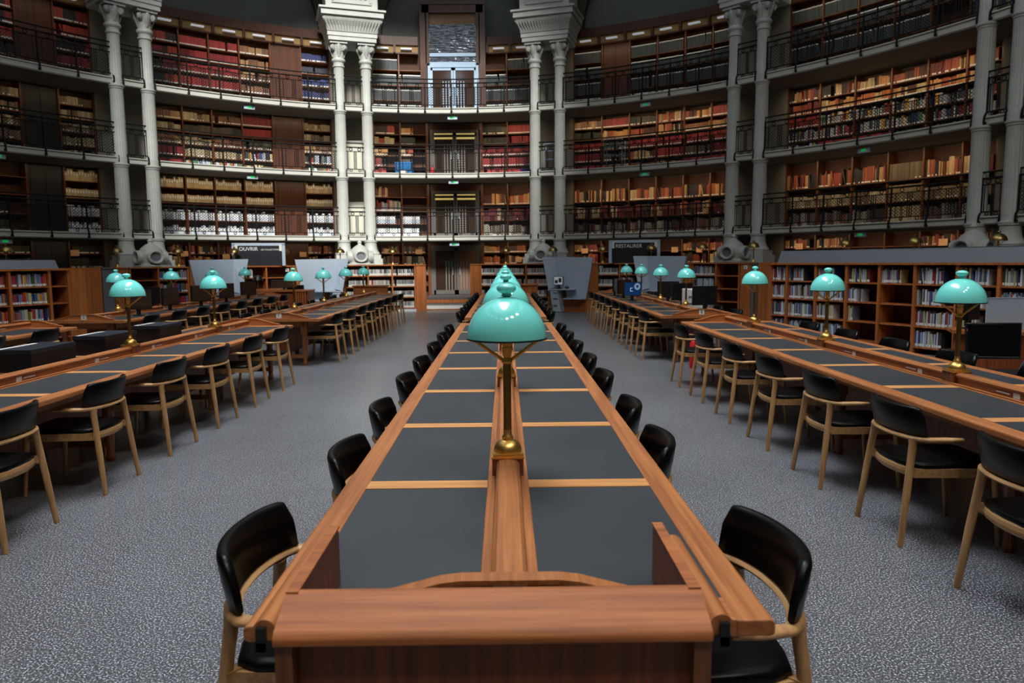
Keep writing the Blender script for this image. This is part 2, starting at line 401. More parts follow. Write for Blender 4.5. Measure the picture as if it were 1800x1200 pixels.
# ---------------------------------------------------------------- bookcases
BOOKS = []; BOXES = []
def out2(p):
    d = Vector((p[0]-CX, p[1]-CY)); n = Vector((d.x/(B0*B0), d.y/(A0*A0))); return n.normalized()
def case(name, label, pts, depth, zs, z0, ztop, mw, mb_, group=None, top=True, doors=(), uw=.045, back=True, cat='bookcase', outs=None, nosing=.03, skip=(), plinth=0):
    """built-in bookcase along a run of front corner points; returns cells"""
    r = empty(name, (pts[0][0], pts[0][1], z0), 0, label, cat, group)
    off = Vector((-pts[0][0], -pts[0][1], -z0)); T = Matrix.Translation(off)
    pts = [Vector(p) for p in pts]; n = len(pts)
    outs = outs or [out2(p) for p in pts]
    for i, p in enumerate(pts):
        u = MB(); M = rotm(outs[i]); M.translation = (p.x, p.y, 0); x0, x1 = (0, uw) if i == 0 else ((-uw, 0) if i == n-1 else (-uw/2, uw/2))
        u.box(x0, x1, 0, depth, z0, ztop, T @ M); u.build('upright', mw, r)
    def strip(y0, y1, a, b, i0=0, i1=None):
        q = MB(); i1 = n-1 if i1 is None else i1
        for i in range(i0, i1+1):
            for y in (y0, y1):
                pp = pts[i]+outs[i]*y; q.v += [(pp.x, pp.y, a), (pp.x, pp.y, b)]
        for k in range(i1-i0):
            a_ = 4*k; q.f += [(a_, a_+4, a_+5, a_+1), (a_+2, a_+3, a_+7, a_+6), (a_+1, a_+5, a_+7, a_+3), (a_, a_+2, a_+6, a_+4)]
        q.f += [(0, 1, 3, 2), (4*(i1-i0), 4*(i1-i0)+2, 4*(i1-i0)+3, 4*(i1-i0)+1)]
        q.v = [tuple(T @ Vector(v)) for v in q.v]
        return q
    if back: strip(depth-.02, depth, z0, ztop).build('back_panel', BACKM, r)
    runs = []; cur = []
    for i in range(n-1):
        if i in doors or i in skip:
            if cur: runs.append(cur); cur = []
        else: cur.append(i)
    if cur: runs.append(cur)
    for z in zs:
        for ru in runs: strip(.015, depth-.02, z-.025, z, ru[0], ru[-1]+1).build('shelf', mb_, r)
    if top: strip(-nosing, depth+.01, ztop, ztop+.035).build('top_board', mw, r)
    if plinth: strip(-.015, 0, z0, z0+plinth).build('plinth', STRIPW, r)
    for i in doors:
        a = pts[i]+outs[i]*.06; b = pts[i+1]+outs[i+1]*.06; d = (b-a); L_ = d.length; d.normalize(); y = Vector((-d.y, d.x))
        M = Matrix(((d.x, y.x, 0, a.x), (d.y, y.y, 0, a.y), (0, 0, 1, 0), (0, 0, 0, 1))); M = T @ M
        q = MB(); q.box(.02, L_-.02, 0, .03, z0, ztop-.02, M)
        for xx in (.12, L_*.5+.03):
            for zz in ((z0+.1, z0+(ztop-z0)*.45), (z0+(ztop-z0)*.5, ztop-.12)): q.box(xx, xx+L_*.5-.15, -.015, 0, zz[0], zz[1], M)
        q.build('door', mat('black door', (16, 14, 13), .5) if doors == (4,) and ztop < 6.8 and label.endswith('far left bay') else W_DOOR, r)  # far left bay: near-black sheet stands in for the shade of an opening
    return [(pts[i], pts[i+1]) for i in range(n-1)]

def fill(cell, zb, clear, pal, tagt, frac=1.0, uw=.045, depth_in=.04):
    a, b = cell; d = (b-a); L_ = d.length; d = d.normalized(); y = Vector((-d.y, d.x))
    x = uw*.6; end = L_-uw*.6; end = x+(end-x)*frac
    cols, wr, hr, dp, lab, fam = pal['c'], pal['w'], pal['h'], pal['d'], pal.get('lab', 0), pal.get('run', 1)
    base = random.choice(cols); left = 0; i = 0; hh = clear*random.uniform(*hr); lean_left = 0
    while True:
        if left <= 0:
            base = random.choice(cols); left = random.randint(*pal['run']) if 'run' in pal else 1; hh = clear*random.uniform(*hr); ww = random.uniform(*wr)
        left -= 1
        wv = ww*random.uniform(.92, 1.08) if 'run' in pal else random.uniform(*wr)
        h = hh*random.uniform(.985, 1.0) if 'run' in pal else clear*random.uniform(*hr)
        if random.random() < pal.get('gap', 0.01): x += random.uniform(.03, .12)
        lean = 0
        if random.random() < pal.get('lean', 0.02): lean = math.radians(random.uniform(6, 14)); x += math.sin(lean)*h*.6 if i == 0 or True else 0
        if x+wv > end: break
        i += 1
        j = random.uniform(.78, 1.02); c = tuple(min(255, max(0, k*j)) for k in base)
        o = a+d*x+y*(depth_in+random.uniform(0, .02))
        BOOKS.append((o, d, y, zb, wv-.0015, h, dp, c, (2 if lab == 2 else random.random() < lab), -lean if random.random() < .5 else -lean, tagt+(i,), pal.get('labh', .04)))
        x += wv
    return i
def boxes_fill(cell, zb, h, cols, tagt, frac=1.0, vary=0.0, wv=.075, uw=.045, d_=.26):
    a, b = cell; d = (b-a); L_ = d.length; d = d.normalized(); y = Vector((-d.y, d.x)); x = uw*.6
    while x+wv < (L_-uw*.6)*frac:
        o = a+d*x+y*.05; hh = h+random.choice((0, 0, vary))
        BOXES.append((o, d, y, zb, wv-.004, hh, d_, random.choice(cols), tagt)); x += wv

P_RED = dict(c=[(150, 40, 40), (165, 48, 46), (140, 34, 38)], w=(.035, .045), h=(.78, .84), d=.24, run=(8, 22), lab=1, labh=.035)
P_REDX = dict(c=[(140, 40, 34), (60, 30, 24), (170, 60, 40), (40, 30, 28)], w=(.03, .05), h=(.72, .84), d=.24, run=(4, 12), lab=.9)
P_TAN = dict(c=[(176, 134, 92), (150, 100, 66), (120, 80, 56)], w=(.03, .045), h=(.6, .74), d=.22, run=(5, 12), lab=.9)
P_BLUE = dict(c=[(34, 48, 110), (28, 40, 96), (40, 44, 60)], w=(.03, .045), h=(.6, .75), d=.22, run=(6, 10), lab=.7)
P_SLATE = dict(c=[(58, 70, 72), (52, 64, 66), (48, 56, 60)], w=(.05, .07), h=(.86, .88), d=.26, run=(30, 40), lab=2, labh=.03)
P_DARKGRN = dict(c=[(54, 58, 46), (70, 66, 52), (44, 44, 38), (90, 78, 58)], w=(.03, .045), h=(.62, .78), d=.22, run=(4, 12), lab=.8)
P_CREAMOLD = dict(c=[(176, 158, 124), (190, 172, 140), (150, 130, 96), (120, 100, 76)], w=(.025, .045), h=(.55, .72), d=.22, run=(3, 8), lab=.3)
P_OLD = dict(c=[(150, 58, 40), (170, 84, 52), (190, 140, 90), (60, 36, 30), (40, 34, 32), (120, 40, 38), (200, 168, 122)], w=(.025, .055), h=(.68, .9), d=.24, run=(1, 4), lab=.5, lean=.06, gap=.04)
P_ORG = dict(c=[(190, 104, 60), (170, 80, 48), (206, 150, 90), (90, 50, 36), (200, 176, 130)], w=(.025, .05), h=(.6, .82), d=.24, run=(1, 7), lab=.9, gap=.03, lean=.04)
P_WINE = dict(c=[(110, 34, 42), (96, 30, 36), (60, 34, 32), (180, 160, 130)], w=(.035, .055), h=(.72, .86), d=.26, run=(1, 6), lab=.1, gap=.03, lean=.03)
P_GREYB = dict(c=[(120, 112, 100), (84, 60, 50), (150, 146, 136), (50, 48, 48), (110, 56, 50), (180, 172, 156)], w=(.025, .055), h=(.6, .86), d=.24, run=(1, 5), lab=.6, gap=.03, lean=.03)
P_MIX = dict(c=[(210, 206, 200), (60, 80, 130), (150, 50, 50), (190, 190, 196), (60, 60, 64), (200, 150, 60), (170, 180, 200), (86, 120, 90)], w=(.02, .045), h=(.6, .85), d=.22, run=(1, 3), lab=.9, gap=.03, lean=.04)
P_JOUR = dict(c=[(188, 188, 180), (206, 206, 200), (150, 152, 150), (90, 94, 100), (214, 214, 208), (70, 72, 78)], w=(.014, .024), h=(.6, .64), d=.19, lab=1, labh=.06)
P_JOURR = dict(c=[(188, 188, 180), (176, 70, 60), (190, 170, 150), (120, 122, 120), (205, 205, 200)], w=(.014, .024), h=(.6, .64), d=.19, lab=1, labh=.05)
P_LIB = dict(c=[(196, 204, 214), (170, 186, 206), (210, 208, 204), (70, 90, 140), (150, 44, 48), (60, 60, 70), (120, 130, 150), (190, 180, 120), (206, 214, 224)], w=(.014, .034), h=(.66, .86), d=.19, lab=.92, lean=.05, gap=.02)
P_LIBC = dict(c=[(220, 120, 50), (70, 100, 60), (170, 50, 60), (60, 90, 150), (120, 140, 190), (180, 190, 200), (200, 90, 70), (90, 60, 100), (200, 190, 120)], w=(.014, .03), h=(.62, .8), d=.19, lab=.95, run=(1, 3))
CREAMBOX = [(206, 178, 134), (196, 170, 130), (184, 160, 124), (210, 186, 146)]
WHITEBOX = [(184, 192, 204), (170, 178, 192), (196, 202, 210)]

TIERS = {1: (2.52, 4.5), 2: (4.72, 6.74), 3: (6.97, 9.22)}
TN = {0: 'ground floor', 1: 'first gallery', 2: 'second gallery', 3: 'third gallery'}
def angs(seq): return [ell(AW, BW, t) for t in seq]
CELLS = {'L': [-36.0, -32.9, -29.8, -26.5, -23.0, -19.4, -15.9], 'C1': [-10.7, -7.15, -3.65], 'C2': [3.65, 7.1, 10.7],
         'R': [15.9, 19.6, 23.1, 26.5, 29.8, 33.0, 36.0], 'RR': [41.3, 44.5, 47.8, 51.0, 54.0, 57.0, 59.6],
         'LL': [-59.6, -56.6, -53.6, -50.6, -47.5, -44.4, -41.3], 'RRR': [64.6, 67.6, 70.6, 73.6]}
BN = {'L': 'left bay', 'C1': 'central bay left of the doors', 'C2': 'central bay right of the doors', 'R': 'right bay', 'RR': 'far right bay', 'LL': 'far left bay', 'RRR': 'bay beyond the far right columns'}
BNS = {'L': 'left bay', 'C1': 'bay left of doors', 'C2': 'bay right of doors', 'R': 'right bay', 'RR': 'far right bay', 'LL': 'far left bay', 'RRR': 'outer right bay'}
ROWS = {(1, 'L'): [2.56, 3.06, 3.6, 4.1], (1, 'R'): [2.56, 3.14, 3.72], (1, 'C1'): [2.56, 3.03, 3.5, 4.02], (1, 'C2'): [2.56, 3.14, 3.72],
        (1, 'RR'): [2.56, 3.14, 3.72], (1, 'LL'): [2.56, 3.06, 3.6, 4.1], (1, 'RRR'): [2.56, 3.14, 3.72]}
for bay, seq in CELLS.items():
    pts = angs(seq); nc = len(seq)-1
    for tier in (0, 1, 2, 3):
        z0, zt = TIERS.get(tier, (0.0, 2.31))
        if tier == 0: rows = [0.3, 0.72, 1.12, 1.5, 1.93]
        elif tier == 1: rows = ROWS[(1, bay)]
        elif tier == 2: rows = [4.76+.39*i for i in range(5)]
        else: rows = [7.01+.43*i for i in range(5)]
        if tier == 3 and bay in ('C1', 'C2', 'R', 'RR', 'RRR'): rows = [7.01+.54*i for i in range(4)]
        doors = ()
        if bay == 'L': doors = (4,)
        if bay == 'R' and tier == 3: doors = (1,)
        if bay == 'LL': doors = (4,) if tier == 3 else ()
        if bay == 'R' and tier == 0: doors = (2,)
        skip = ()
        if bay == 'LL' and tier < 3: doors = (4,)
        cells = case('wall_bookcase', 'brown wood wall bookcase on the %s, %s' % (TN[tier], BN[bay]), pts, .42, rows, z0, zt, W_SH, W_SHB, 'wall bookcases', top=False, doors=doors, skip=skip)
        for ci, cell in enumerate(cells):
            if ci in doors or ci in skip: continue
            for ri, z in enumerate(rows):
                nxt = rows[ri+1]-.025 if ri+1 < len(rows) else zt-.05
                cl = min(nxt-z, .6); tg = (bay, tier, ci+1, len(rows)-ri)
                if tier == 0 and ri < 2: continue
                fr = 1.0; pal = P_GREYB
                if tier == 3:
                    if bay == 'L': pal = {0: P_REDX, 1: P_RED, 2: P_RED, 3: P_TAN, 5: P_BLUE}[ci]; cl = min(cl, .36)
                    elif bay == 'LL': pal = P_REDX
                    else:
                        pal = P_SLATE; cl = min(cl, .44)
                        if random.random() < .12: continue
                elif tier == 2:
                    if bay == 'L':
                        pal = random.choice([P_CREAMOLD, P_DARKGRN, P_TAN]) if ri > 1 else random.choice([P_MIX, P_CREAMOLD])
                        if ci == 0 and ri < 2: pal = P_RED
                        if ci == 3 and ri > 2: pal = P_RED
                    elif bay == 'C1': pal = random.choice([P_ORG, P_DARKGRN, P_REDX]); fr = random.choice([.5, .8, .6]); fr = fr if ri > 1 else .45
                    elif bay == 'C2': pal = P_RED if (ci == 1 or ri < 3) else P_DARKGRN
                    elif bay == 'R': pal = random.choice([P_ORG, P_RED, P_OLD, P_TAN, P_DARKGRN]); pal = P_RED if ci in (0, 5) and ri < 3 else pal
                    elif bay == 'RR': pal = random.choice([P_ORG, P_OLD, P_ORG]) if ri > 2 else random.choice([P_MIX, P_RED, P_MIX])
                    elif bay == 'LL': pal = P_CREAMOLD
                    else: pal = P_REDX
                elif tier == 1:
                    if bay in ('L',) or (bay == 'LL' and ci == 5):
                        boxes_fill(cell, z, .27 if ri > 1 else .25, CREAMBOX if ri > 1 else WHITEBOX, tg, vary=.07 if ri != 2 else .02, wv=.078); continue
                    elif bay == 'LL':
                        if ri > 1: continue
                        pal = P_DARKGRN; fr = .5
                    elif bay == 'C1':
                        if ri == 0: boxes_fill(cell, z, .3, [(206, 216, 226)], tg, wv=.3, frac=1 if ci == 0 else .7); continue
                        if ri == 1: boxes_fill(cell, z, .3, WHITEBOX, tg, wv=.09, frac=.85 if ci == 0 else .7); continue
                        if ri == 2 and ci == 1: continue
                        if ri == 3 and ci == 1: continue
                        pal = P_MIX if ri == 2 else P_OLD; fr = 1 if ri == 2 else .5
                    elif bay == 'C2': pal = (P_GREYB, P_WINE, P_ORG)[ri]
                    elif bay == 'R': pal = (P_GREYB, random.choice([P_WINE, P_OLD]), random.choice([P_OLD, P_ORG, P_OLD]))[ri]
                    elif bay == 'RR':
                        pal = (P_GREYB, P_CREAMOLD, P_OLD)[ri]
                        if ci == 3: pal = dict(P_CREAMOLD, run=(40, 50), h=(.84, .86))
                    else: pal = P_CREAMOLD
                    cl = min(cl, .52)
                else:
                    pal = {'L': P_OLD, 'C1': P_GREYB, 'C2': P_ORG, 'R': P_OLD, 'RR': P_OLD, 'LL': P_DARKGRN, 'RRR': P_DARKGRN}[bay]; fr = random.choice([1, .9, .7])
                    if bay == 'R' and ci in (1, 2, 3): continue
                    if bay == 'L' and ci in (2, 3) and ri < 4: continue
                    if bay == 'RR' and ci in (2, 3): continue
                fill(cell, z, cl, pal, tg, fr)
    # cornice over the top tier
    lab = {'C1': None, 'C2': None}.get(bay, 1)
def cornice(a0, a1, label):
    r = empty('cornice', (0, 0, 0), 0, label, 'cornice', 'cornices over the third gallery')
    o = wall_strip('cornice_board', a0, a1, AW-.08, BW-.08, 9.5, 9.8, W_DARK, th=.58); o.parent = r
    o = wall_strip('ochre_band', a0, a1, AW-.0, BW-.0, 9.24, 9.5, GOLDB, th=.4); o.parent = r
    o = wall_strip('lower_rail', a0, a1, AW-.04, BW-.04, 9.2, 9.25, W_DARK, th=.4); o.parent = r
    n = max(1, int(round(abs(a1-a0)/3.4)))
    for i in range(n):
        t = a0+(a1-a0)*(i+.5)/n; p = ell(AW, BW, t); nn = nrm(AW, BW, t); M = rotm(nn); M.translation = (p.x, p.y, 0)
        q = MB(); q.box(-.2, .2, -.16, -.06, 9.33, 9.38, M); q.build('lamp_tube', LEDW, r)
        t2 = a0+(a1-a0)*i/n; p = ell(AW, BW, t2); M = rotm(nrm(AW, BW, t2)); M.translation = (p.x, p.y, 0)
        q = MB(); q.box(-.04, .04, -.12, .3, 9.22, 9.55, M); q.build('bracket', W_DARK, r)
for k, a, b in (('far left bay', -59.6, -41.3), ('left bay', -36, -15.9), ('central bay, left of the tall window', -10.7, -4.6), ('central bay, right of the tall window', 4.6, 10.7), ('right bay', 15.9, 36), ('far right bay', 41.3, 59.6)):
    cornice(a, b, 'dark wood cornice with ochre band over the ' + k)

# ---------------------------------------------------------------- railings
def railing(a0, a1, z, label, posts, narrow=False):
    r = empty('railing', (0, 0, 0), 0, label, 'railing', 'black iron gallery railings')
    off = -.08
    def pt(t, h, o_=0):
        p = ell(A0, B0, t)+nrm(A0, B0, t)*(off+o_); return Vector((p.x, p.y, z+h))
    n = max(4, int(abs(a1-a0)*1.2)); L_ = [a0+(a1-a0)*i/n for i in range(n+1)]
    for nm, h, rr in (('top_rail', .98, .022), ('middle_rail', .84, .025), ('panel_rail', .70, .014), ('bottom_rail', .10, .016)):
        q = MB(); q.tube([pt(t, h) for t in L_], rr, 6); q.build(nm, BLACKM, r)
    m = posts; q = MB(); cir = MB(); mesh_ = MB()
    for i in range(m):
        t = a0+(a1-a0)*i/max(1, m-1); pm = MB()
        pm.tube([pt(t, -.15, -.05), pt(t, -.12, -.08), pt(t, .0, -.07), pt(t, .1, -.01), pt(t, .86)], .028, 6)
        pm.lathe([(.0, -.04), (.04, -.02), (.04, .02), (0, .04)], 8, Matrix.Translation(pt(t, -.14, -.06)))
        pm.tube([pt(t, .84), pt(t, .98)], .01, 5); pm.build('post', BLACKM, r)
        if i == m-1: break
        t1 = a0+(a1-a0)*(i+1)/(m-1); dt = t1-t
        for f in (.12, .44, .5, .56, .88):
            q.tube([pt(t+dt*f, .10), pt(t+dt*f, .70)], .012, 4)
        for f in (.28, .72):
            c = pt(t+dt*f, .77); nn = nrm(A0, B0, t+dt*f); M = Matrix.Translation(c) @ rotm(nn) @ Matrix.Rotation(PI/2, 4, 'X'); cir.torus(.05, .013, M, 12, 4)
            c = pt(t+dt*f, .055); M = Matrix.Translation(c) @ rotm(nn) @ Matrix.Rotation(PI/2, 4, 'X'); cir.torus(.04, .012, M, 12, 4)
    q.build('grille', BLACKM, r); cir.build('ring_ornament', BLACKM, r)
    if not narrow:
        ln = (pt(a1, 0)-pt(a0, 0)).length; k = int(ln/.095); h0, h1 = .12, .69
        dtm = (a1-a0)/k; rise = (h1-h0)
        step = 7
        for i in range(-step, k+1):
            for sg in (1, -1):
                for (u0, u1) in ((0, 1),):
                    ta, tb = i, i+step
                    ha, hb = (h0, h1) if sg > 0 else (h1, h0)
                    if ta < 0: ha = ha+(hb-ha)*(-ta/step); ta = 0
                    if tb > k: hb = ha+(hb-ha)*((k-ta)/(tb-ta)) if tb > ta else hb; tb = k
                    if tb-ta < .5: continue
                    P0 = pt(a0+dtm*ta, ha, .02); P1 = pt(a0+dtm*tb, hb, .02); up = Vector((0, 0, .0085))
                    mesh_.add([P0-up, P1-up, P1+up, P0+up], [(0, 1, 2, 3)])
        mesh_.build('mesh_panel', BLACKM, r)
for gi, (z0, z1) in enumerate(GZ):
    gn = TN[gi+1]
    for bn, a, b, m in (('far left bay', -60.6, -40.8, 7), ('left bay', -36.8, -15.6, 7), ('central bay', -11.0, 11.2, 7), ('right bay', 15.7, 36.9, 7), ('far right bay', 41.2, 60.4, 7), ('outermost right bay', 64, 78, 5)):
        railing(a, b, z1, 'black iron railing with mesh across the %s on the %s' % (bn, gn), m)
    for c, h in PAIRS[1:]:
        railing(c-h+.5, c+h-.5, z1, 'short black iron railing on the %s, between the %s' % (gn, SIDE[c]), 2, True)

# exit signs hung under the galleries
EN = {-51: 'far left bay', -26.3: 'left bay', .15: 'central doors', 26.5: 'right bay', 51: 'far right bay'}
for t in EN:
    for gi, (z0, z1) in enumerate(GZ):
        if t > 40 and gi == 2: continue
        p = ell(A0+.1, B0+.1, t); n = nrm(A0, B0, t); e = empty('exit_sign', (p.x, p.y, z0-.02), -math.atan2(n.x, n.y), 'small green exit sign under the %s edge at the %s' % (TN[gi+1], EN[t]), 'sign', 'green exit signs')
        q = MB(); q.box(-.17, .17, -.03, .03, -.14, -.02); q.build('housing', GREYM, e)
        q = MB(); q.box(-.07, .07, -.034, -.03, -.11, -.05); q.build('green_face', GREENE, e)
        q = MB(); q.tube([(-.12, 0, -.02), (-.12, 0, .02)], .006, 5); q.tube([(.12, 0, -.02), (.12, 0, .02)], .006, 5); q.build('hanger', BLACKM, e)

# shelf lamps: slim warm tubes under the gallery floors, lighting the book spines
for bay, seq in CELLS.items():
    if bay in ('RRR',): continue
    for tier in (0, 1, 2, 3):
        zc = {0: 2.31, 1: 4.5, 2: 6.74, 3: 9.2}[tier]; a, b = seq[0], seq[-1]; mid = (a+b)/2
        p = ell(AW, BW, mid); n = nrm(AW, BW, mid); wdt = (ell(AW, BW, a)-ell(AW, BW, b)).length
        e = {'L': 9, 'C1': 6, 'C2': 7, 'R': 17, 'RR': 18, 'LL': 5}[bay]
        if tier == 3: e *= .4
        if tier == 0: e *= .7
        o = light('shelf_lamp', 'AREA', (p.x-n.x*.75, p.y-n.y*.75, zc-.04), e, (1.0, .78, .50), shape='RECTANGLE', size=wdt*.9, size_y=.05, spread=math.radians(130))
        dirv = Vector((n.x*.9, n.y*.9, -1.0)).normalized()
        z = -dirv; xax = Vector((n.y, -n.x, 0)); yax = z.cross(xax)
        o.matrix_world = Matrix.Translation(o.location) @ Matrix((xax, yax, z)).transposed().to_4x4()

# ---------------------------------------------------------------- central doors
def double_door(name, label, z0, z1, hw, y_off, glassm, framem, kind):
    r = empty(name, (CX, CY+AW+y_off, z0), 0, label, 'door')
    H = z1-z0
    q = MB(); q.box(-hw-.1, -hw, -.06, .06, 0, H); q.box(hw, hw+.1, -.06, .06, 0, H); q.box(-hw-.1, hw+.1, -.06, .06, H, H+.1); q.build('door_frame', framem, r)
    for s in (-1, 1):
        x0, x1 = (-hw, -.01) if s < 0 else (.01, hw)
        lf = MB(); st = .07
        lf.box(x0, x0+st, -.03, .03, 0, H); lf.box(x1-st, x1, -.03, .03, 0, H); lf.box(x0, x1, -.03, .03, 0, .16); lf.box(x0, x1, -.03, .03, H-.1, H)
        leaf = lf.build('door_leaf', framem, r)
        g = MB(); g.box(x0+st, x1-st, -.006, .006, .16, H-.1); g.build('glass', mat('brown door panel', (112, 80, 60), .5) if (kind == 'x' and s > 0) else glassm, leaf)
        b = MB(); wI = (x1-x0)
        for f in ((.55, .68, .81) if s < 0 else (.19, .32, .45)): b.box(x0+wI*f-.015, x0+wI*f+.015, -.035, -.01, .16, H*.72)
        b.build('bar', STEELB if kind == 'steel' else mat('grey door bar', (128, 124, 118), .5), leaf)
        h = MB(); hx = x1-.12 if s < 0 else x0+.12; h.tube([(hx, -.06, H*.42), (hx, -.06, H*.58)], .014, 8); h.build('handle', GREYM if kind != 'wood' else BRASSD, leaf)
        if kind == 'gold':
            b = MB(); b.box(x0+.06, x1-.06, -.045, -.02, H*.86, H*.9); b.box(x0+.06, x1-.06, -.045, -.02, H*.96, H*.985); b.build('lit_bar', mat('pale gold lit bar', (222, 200, 120), .4, emit=.5), leaf)
        if kind == 'steel':
            b = MB(); b.box((x0+x1)/2-.12*(1 if s < 0 else -1)-.1, (x0+x1)/2-.12*(1 if s < 0 else -1)+.1, .05, .08, H*.6, H*.68); b.build('ceiling_lamp_seen_through', WARML, leaf)
    return r
double_door('entrance_door', 'dark bronze double doors on the ground floor, above the steps', .36, 2.12, .86, .1, DGLASS, BRONZE, 'x')
double_door('gallery_door', 'black double doors with gold bars on the first gallery', 2.52, 4.15, .82, .1, DGLASS, BRONZE, 'gold')
double_door('gallery_door', 'black double doors with gold bars on the second gallery', 4.72, 6.4, .82, .1, DGLASS, BRONZE, 'gold')
double_door('glazed_door', 'pale blue steel glazed double doors on the third gallery', 6.97, 8.75, .84, .05, mat('brown door glass', (60, 42, 34), .08, spec=.8), STEELB, 'steel')
# wood surrounds beside the doors
for z0, z1 in ((0, 2.31), (2.52, 4.5), (4.72, 6.74)):
    for s in (-1, 1):
        q = MB(); q.box(CX+(-1.03 if s < 0 else .96), CX+(-.96 if s < 0 else 1.03), CY+AW-.06, CY+AW+.4, z0, z1); struct(q.build('door_jamb', W_SH))
    top = {0: 2.22, 2.52: 4.25, 4.72: 6.5}[z0]
    q = MB(); q.box(CX-.96, CX+.96, CY+AW+.02, CY+AW+.3, top, z1); struct(q.build('door_lintel', W_DARK))
r = empty('tall_window', (CX, CY+AW, 8.85), 0, 'tall glazed fanlight in a dark wood surround over the third gallery doors', 'window')
q = MB(); q.box(-1.2, -.96, -.1, .35, -1.88, 2.15); q.box(.96, 1.2, -.1, .35, -1.88, 2.15); q.box(-1.0, -.86, -.1, .35, .02, 2.15); q.box(.86, 1.0, -.1, .35, .02, 2.15); q.box(-1.12, 1.12, -.1, .35, 1.82, 2.15); q.box(-1.2, 1.2, -.14, .35, 2.1, 2.2); q.build('surround', W_DARK, r)
q = MB(); q.box(-.86, .86, .02, .1, 0, .1); q.box(-.86, .86, .02, .1, .3, .42); q.build('transom', STEELB, r)
q = MB(); q.box(-.86, .86, .05, .06, .1, 1.45)
gl = bpy.data.materials.new('reflecting window glass'); gl.use_nodes = True; N = gl.node_tree.nodes; b = N['Principled BSDF']
b.inputs['Base Color'].default_value = (0.12, 0.13, 0.15, 1); b.inputs['Roughness'].default_value = 0.12; b.inputs['Metallic'].default_value = .85
nz = N.new('ShaderNodeTexNoise'); nz.inputs['Scale'].default_value = 6; tcn = N.new('ShaderNodeTexCoord'); mpn = N.new('ShaderNodeMapping'); mpn.inputs['Scale'].default_value = (.5, 1, 3)
bp = N.new('ShaderNodeBump'); bp.inputs['Strength'].default_value = .5; bp.inputs['Distance'].default_value = .05
gl.node_tree.links.new(tcn.outputs['Object'], mpn.inputs['Vector']); gl.node_tree.links.new(mpn.outputs['Vector'], nz.inputs['Vector']); gl.node_tree.links.new(nz.outputs['Fac'], bp.inputs['Height']); gl.node_tree.links.new(bp.outputs['Normal'], b.inputs['Normal'])
q.build('pane', gl, r)
q = MB(); q.box(-.86, .86, .04, .08, 1.45, 1.82); q.build('tan_blind', mat('tan blind', (150, 118, 90), .8), r)
# steps in front of the entrance
st = empty('steps', (CX, CY+17.0, 0), 0, 'low wood fronted steps leading up to the entrance doors', 'steps')
q = MB(); q.box(-1.0, .95, .0, 4.2, 0, .14); q.build('lower_step', WHITE, st)
q = MB(); q.box(-1.0, .95, .35, 4.2, .14, .34); q.build('upper_step', mat('grey landing', (96, 92, 88), .6), st)
q = MB(); q.box(-1.0, .95, .33, .35, .22, .33); q.box(-1.0, .95, -.02, 0, .0, .04); q.build('wood_riser', W_LOW, st)

# ---------------------------------------------------------------- low bookcases round the floor
RA, RB = 16.55, 11.65
LOWZ = [0.12, .47, .82, 1.17]
def ringpts(seq): return [ell(RA, RB, t) for t in seq]
def low(seq, label, key, kind):
    cells = case('low_bookcase', label, ringpts(seq), .42, LOWZ, 0, 1.485, W_LOW, W_LOW, 'low bookcases round the reading room', plinth=.08)
    for ci, cell in enumerate(cells):
        for ri, z in enumerate(LOWZ):
            tg = (key, 9, ci+1, 4-ri); cl = .32
            if kind == 'journal': fill(cell, z, cl, P_JOURR if ri > 1 and random.random() < .5 else P_JOUR, tg, frac=random.choice([1, 1, .93, .95]))
            elif kind == 'lib' and ci == 0: fill(cell, z, cl, P_LIB, tg, frac=.98)
            elif kind == 'libL' and ci == 1: fill(cell, z, cl, P_LIBC, tg)
            elif kind == 'staff' and ci == 0 and ri == 3: fill(cell, z, cl, P_LIB, tg, frac=.5)
            elif kind == 'mixed':
                if ci == 0: fill(cell, z, cl, P_JOUR, tg, frac=.92)
                else: fill(cell, z, cl, P_LIB, tg, frac=.5)
low([5.15, 8.8, 12.5, 16.2], 'low bookcase of white spined journals right of the entrance steps', 'low bookcase right of steps', 'journal')
low([-16.2, -12.5, -8.8, -5.15], 'low bookcase of white spined journals left of the entrance steps', 'low bookcase left of steps', 'journal')
low([23.6, 27.1, 30.6], 'low bookcase under the right sign board', 'low bookcase under right sign', 'mixed')
low([-30.6, -27.1, -23.6], 'mostly empty low bookcase under the left sign board', 'low bookcase under left sign', 'staff')
low([37.5, 40.7, 43.8], 'low bookcase in front of the right pair of columns, right half empty', 'low bookcase at right columns', 'lib')
low([-43.6, -40.4, -36.9], 'low bookcase in front of the left pair of columns, left half empty', 'low bookcase at left columns', 'libL')
def panel_box(a0, a1, label, m=W_LOW, z1=1.485, dep=.45, name='wood_divider', zb=0):
    p = ringpts([a0, a1]); o = [out2(x) for x in p]; c = (p[0]+p[1])/2
    e = empty(name, (c.x, c.y, zb), 0, label, 'divider'); q = MB()
    q.prism([(p[0].x-c.x, p[0].y-c.y), (p[0].x+o[0].x*dep-c.x, p[0].y+o[0].y*dep-c.y), (p[1].x+o[1].x*dep-c.x, p[1].y+o[1].y*dep-c.y), (p[1].x-c.x, p[1].y-c.y)], 0, z1-zb, 'xy')
    q.build('panel_body', m, e)
    q = MB(); q.prism([(p[0].x-o[0].x*.03-c.x, p[0].y-o[0].y*.03-c.y), (p[0].x+o[0].x*dep-c.x, p[0].y+o[0].y*dep-c.y), (p[1].x+o[1].x*dep-c.x, p[1].y+o[1].y*dep-c.y), (p[1].x-o[1].x*.03-c.x, p[1].y-o[1].y*.03-c.y)], z1-zb, z1-zb+.035, 'xy'); q.build('top_board', m, e)
    return e, c, (o[0]+o[1]).normalized()
panel_box(3.55, 5.1, 'plain wood end panel right of the entrance steps')
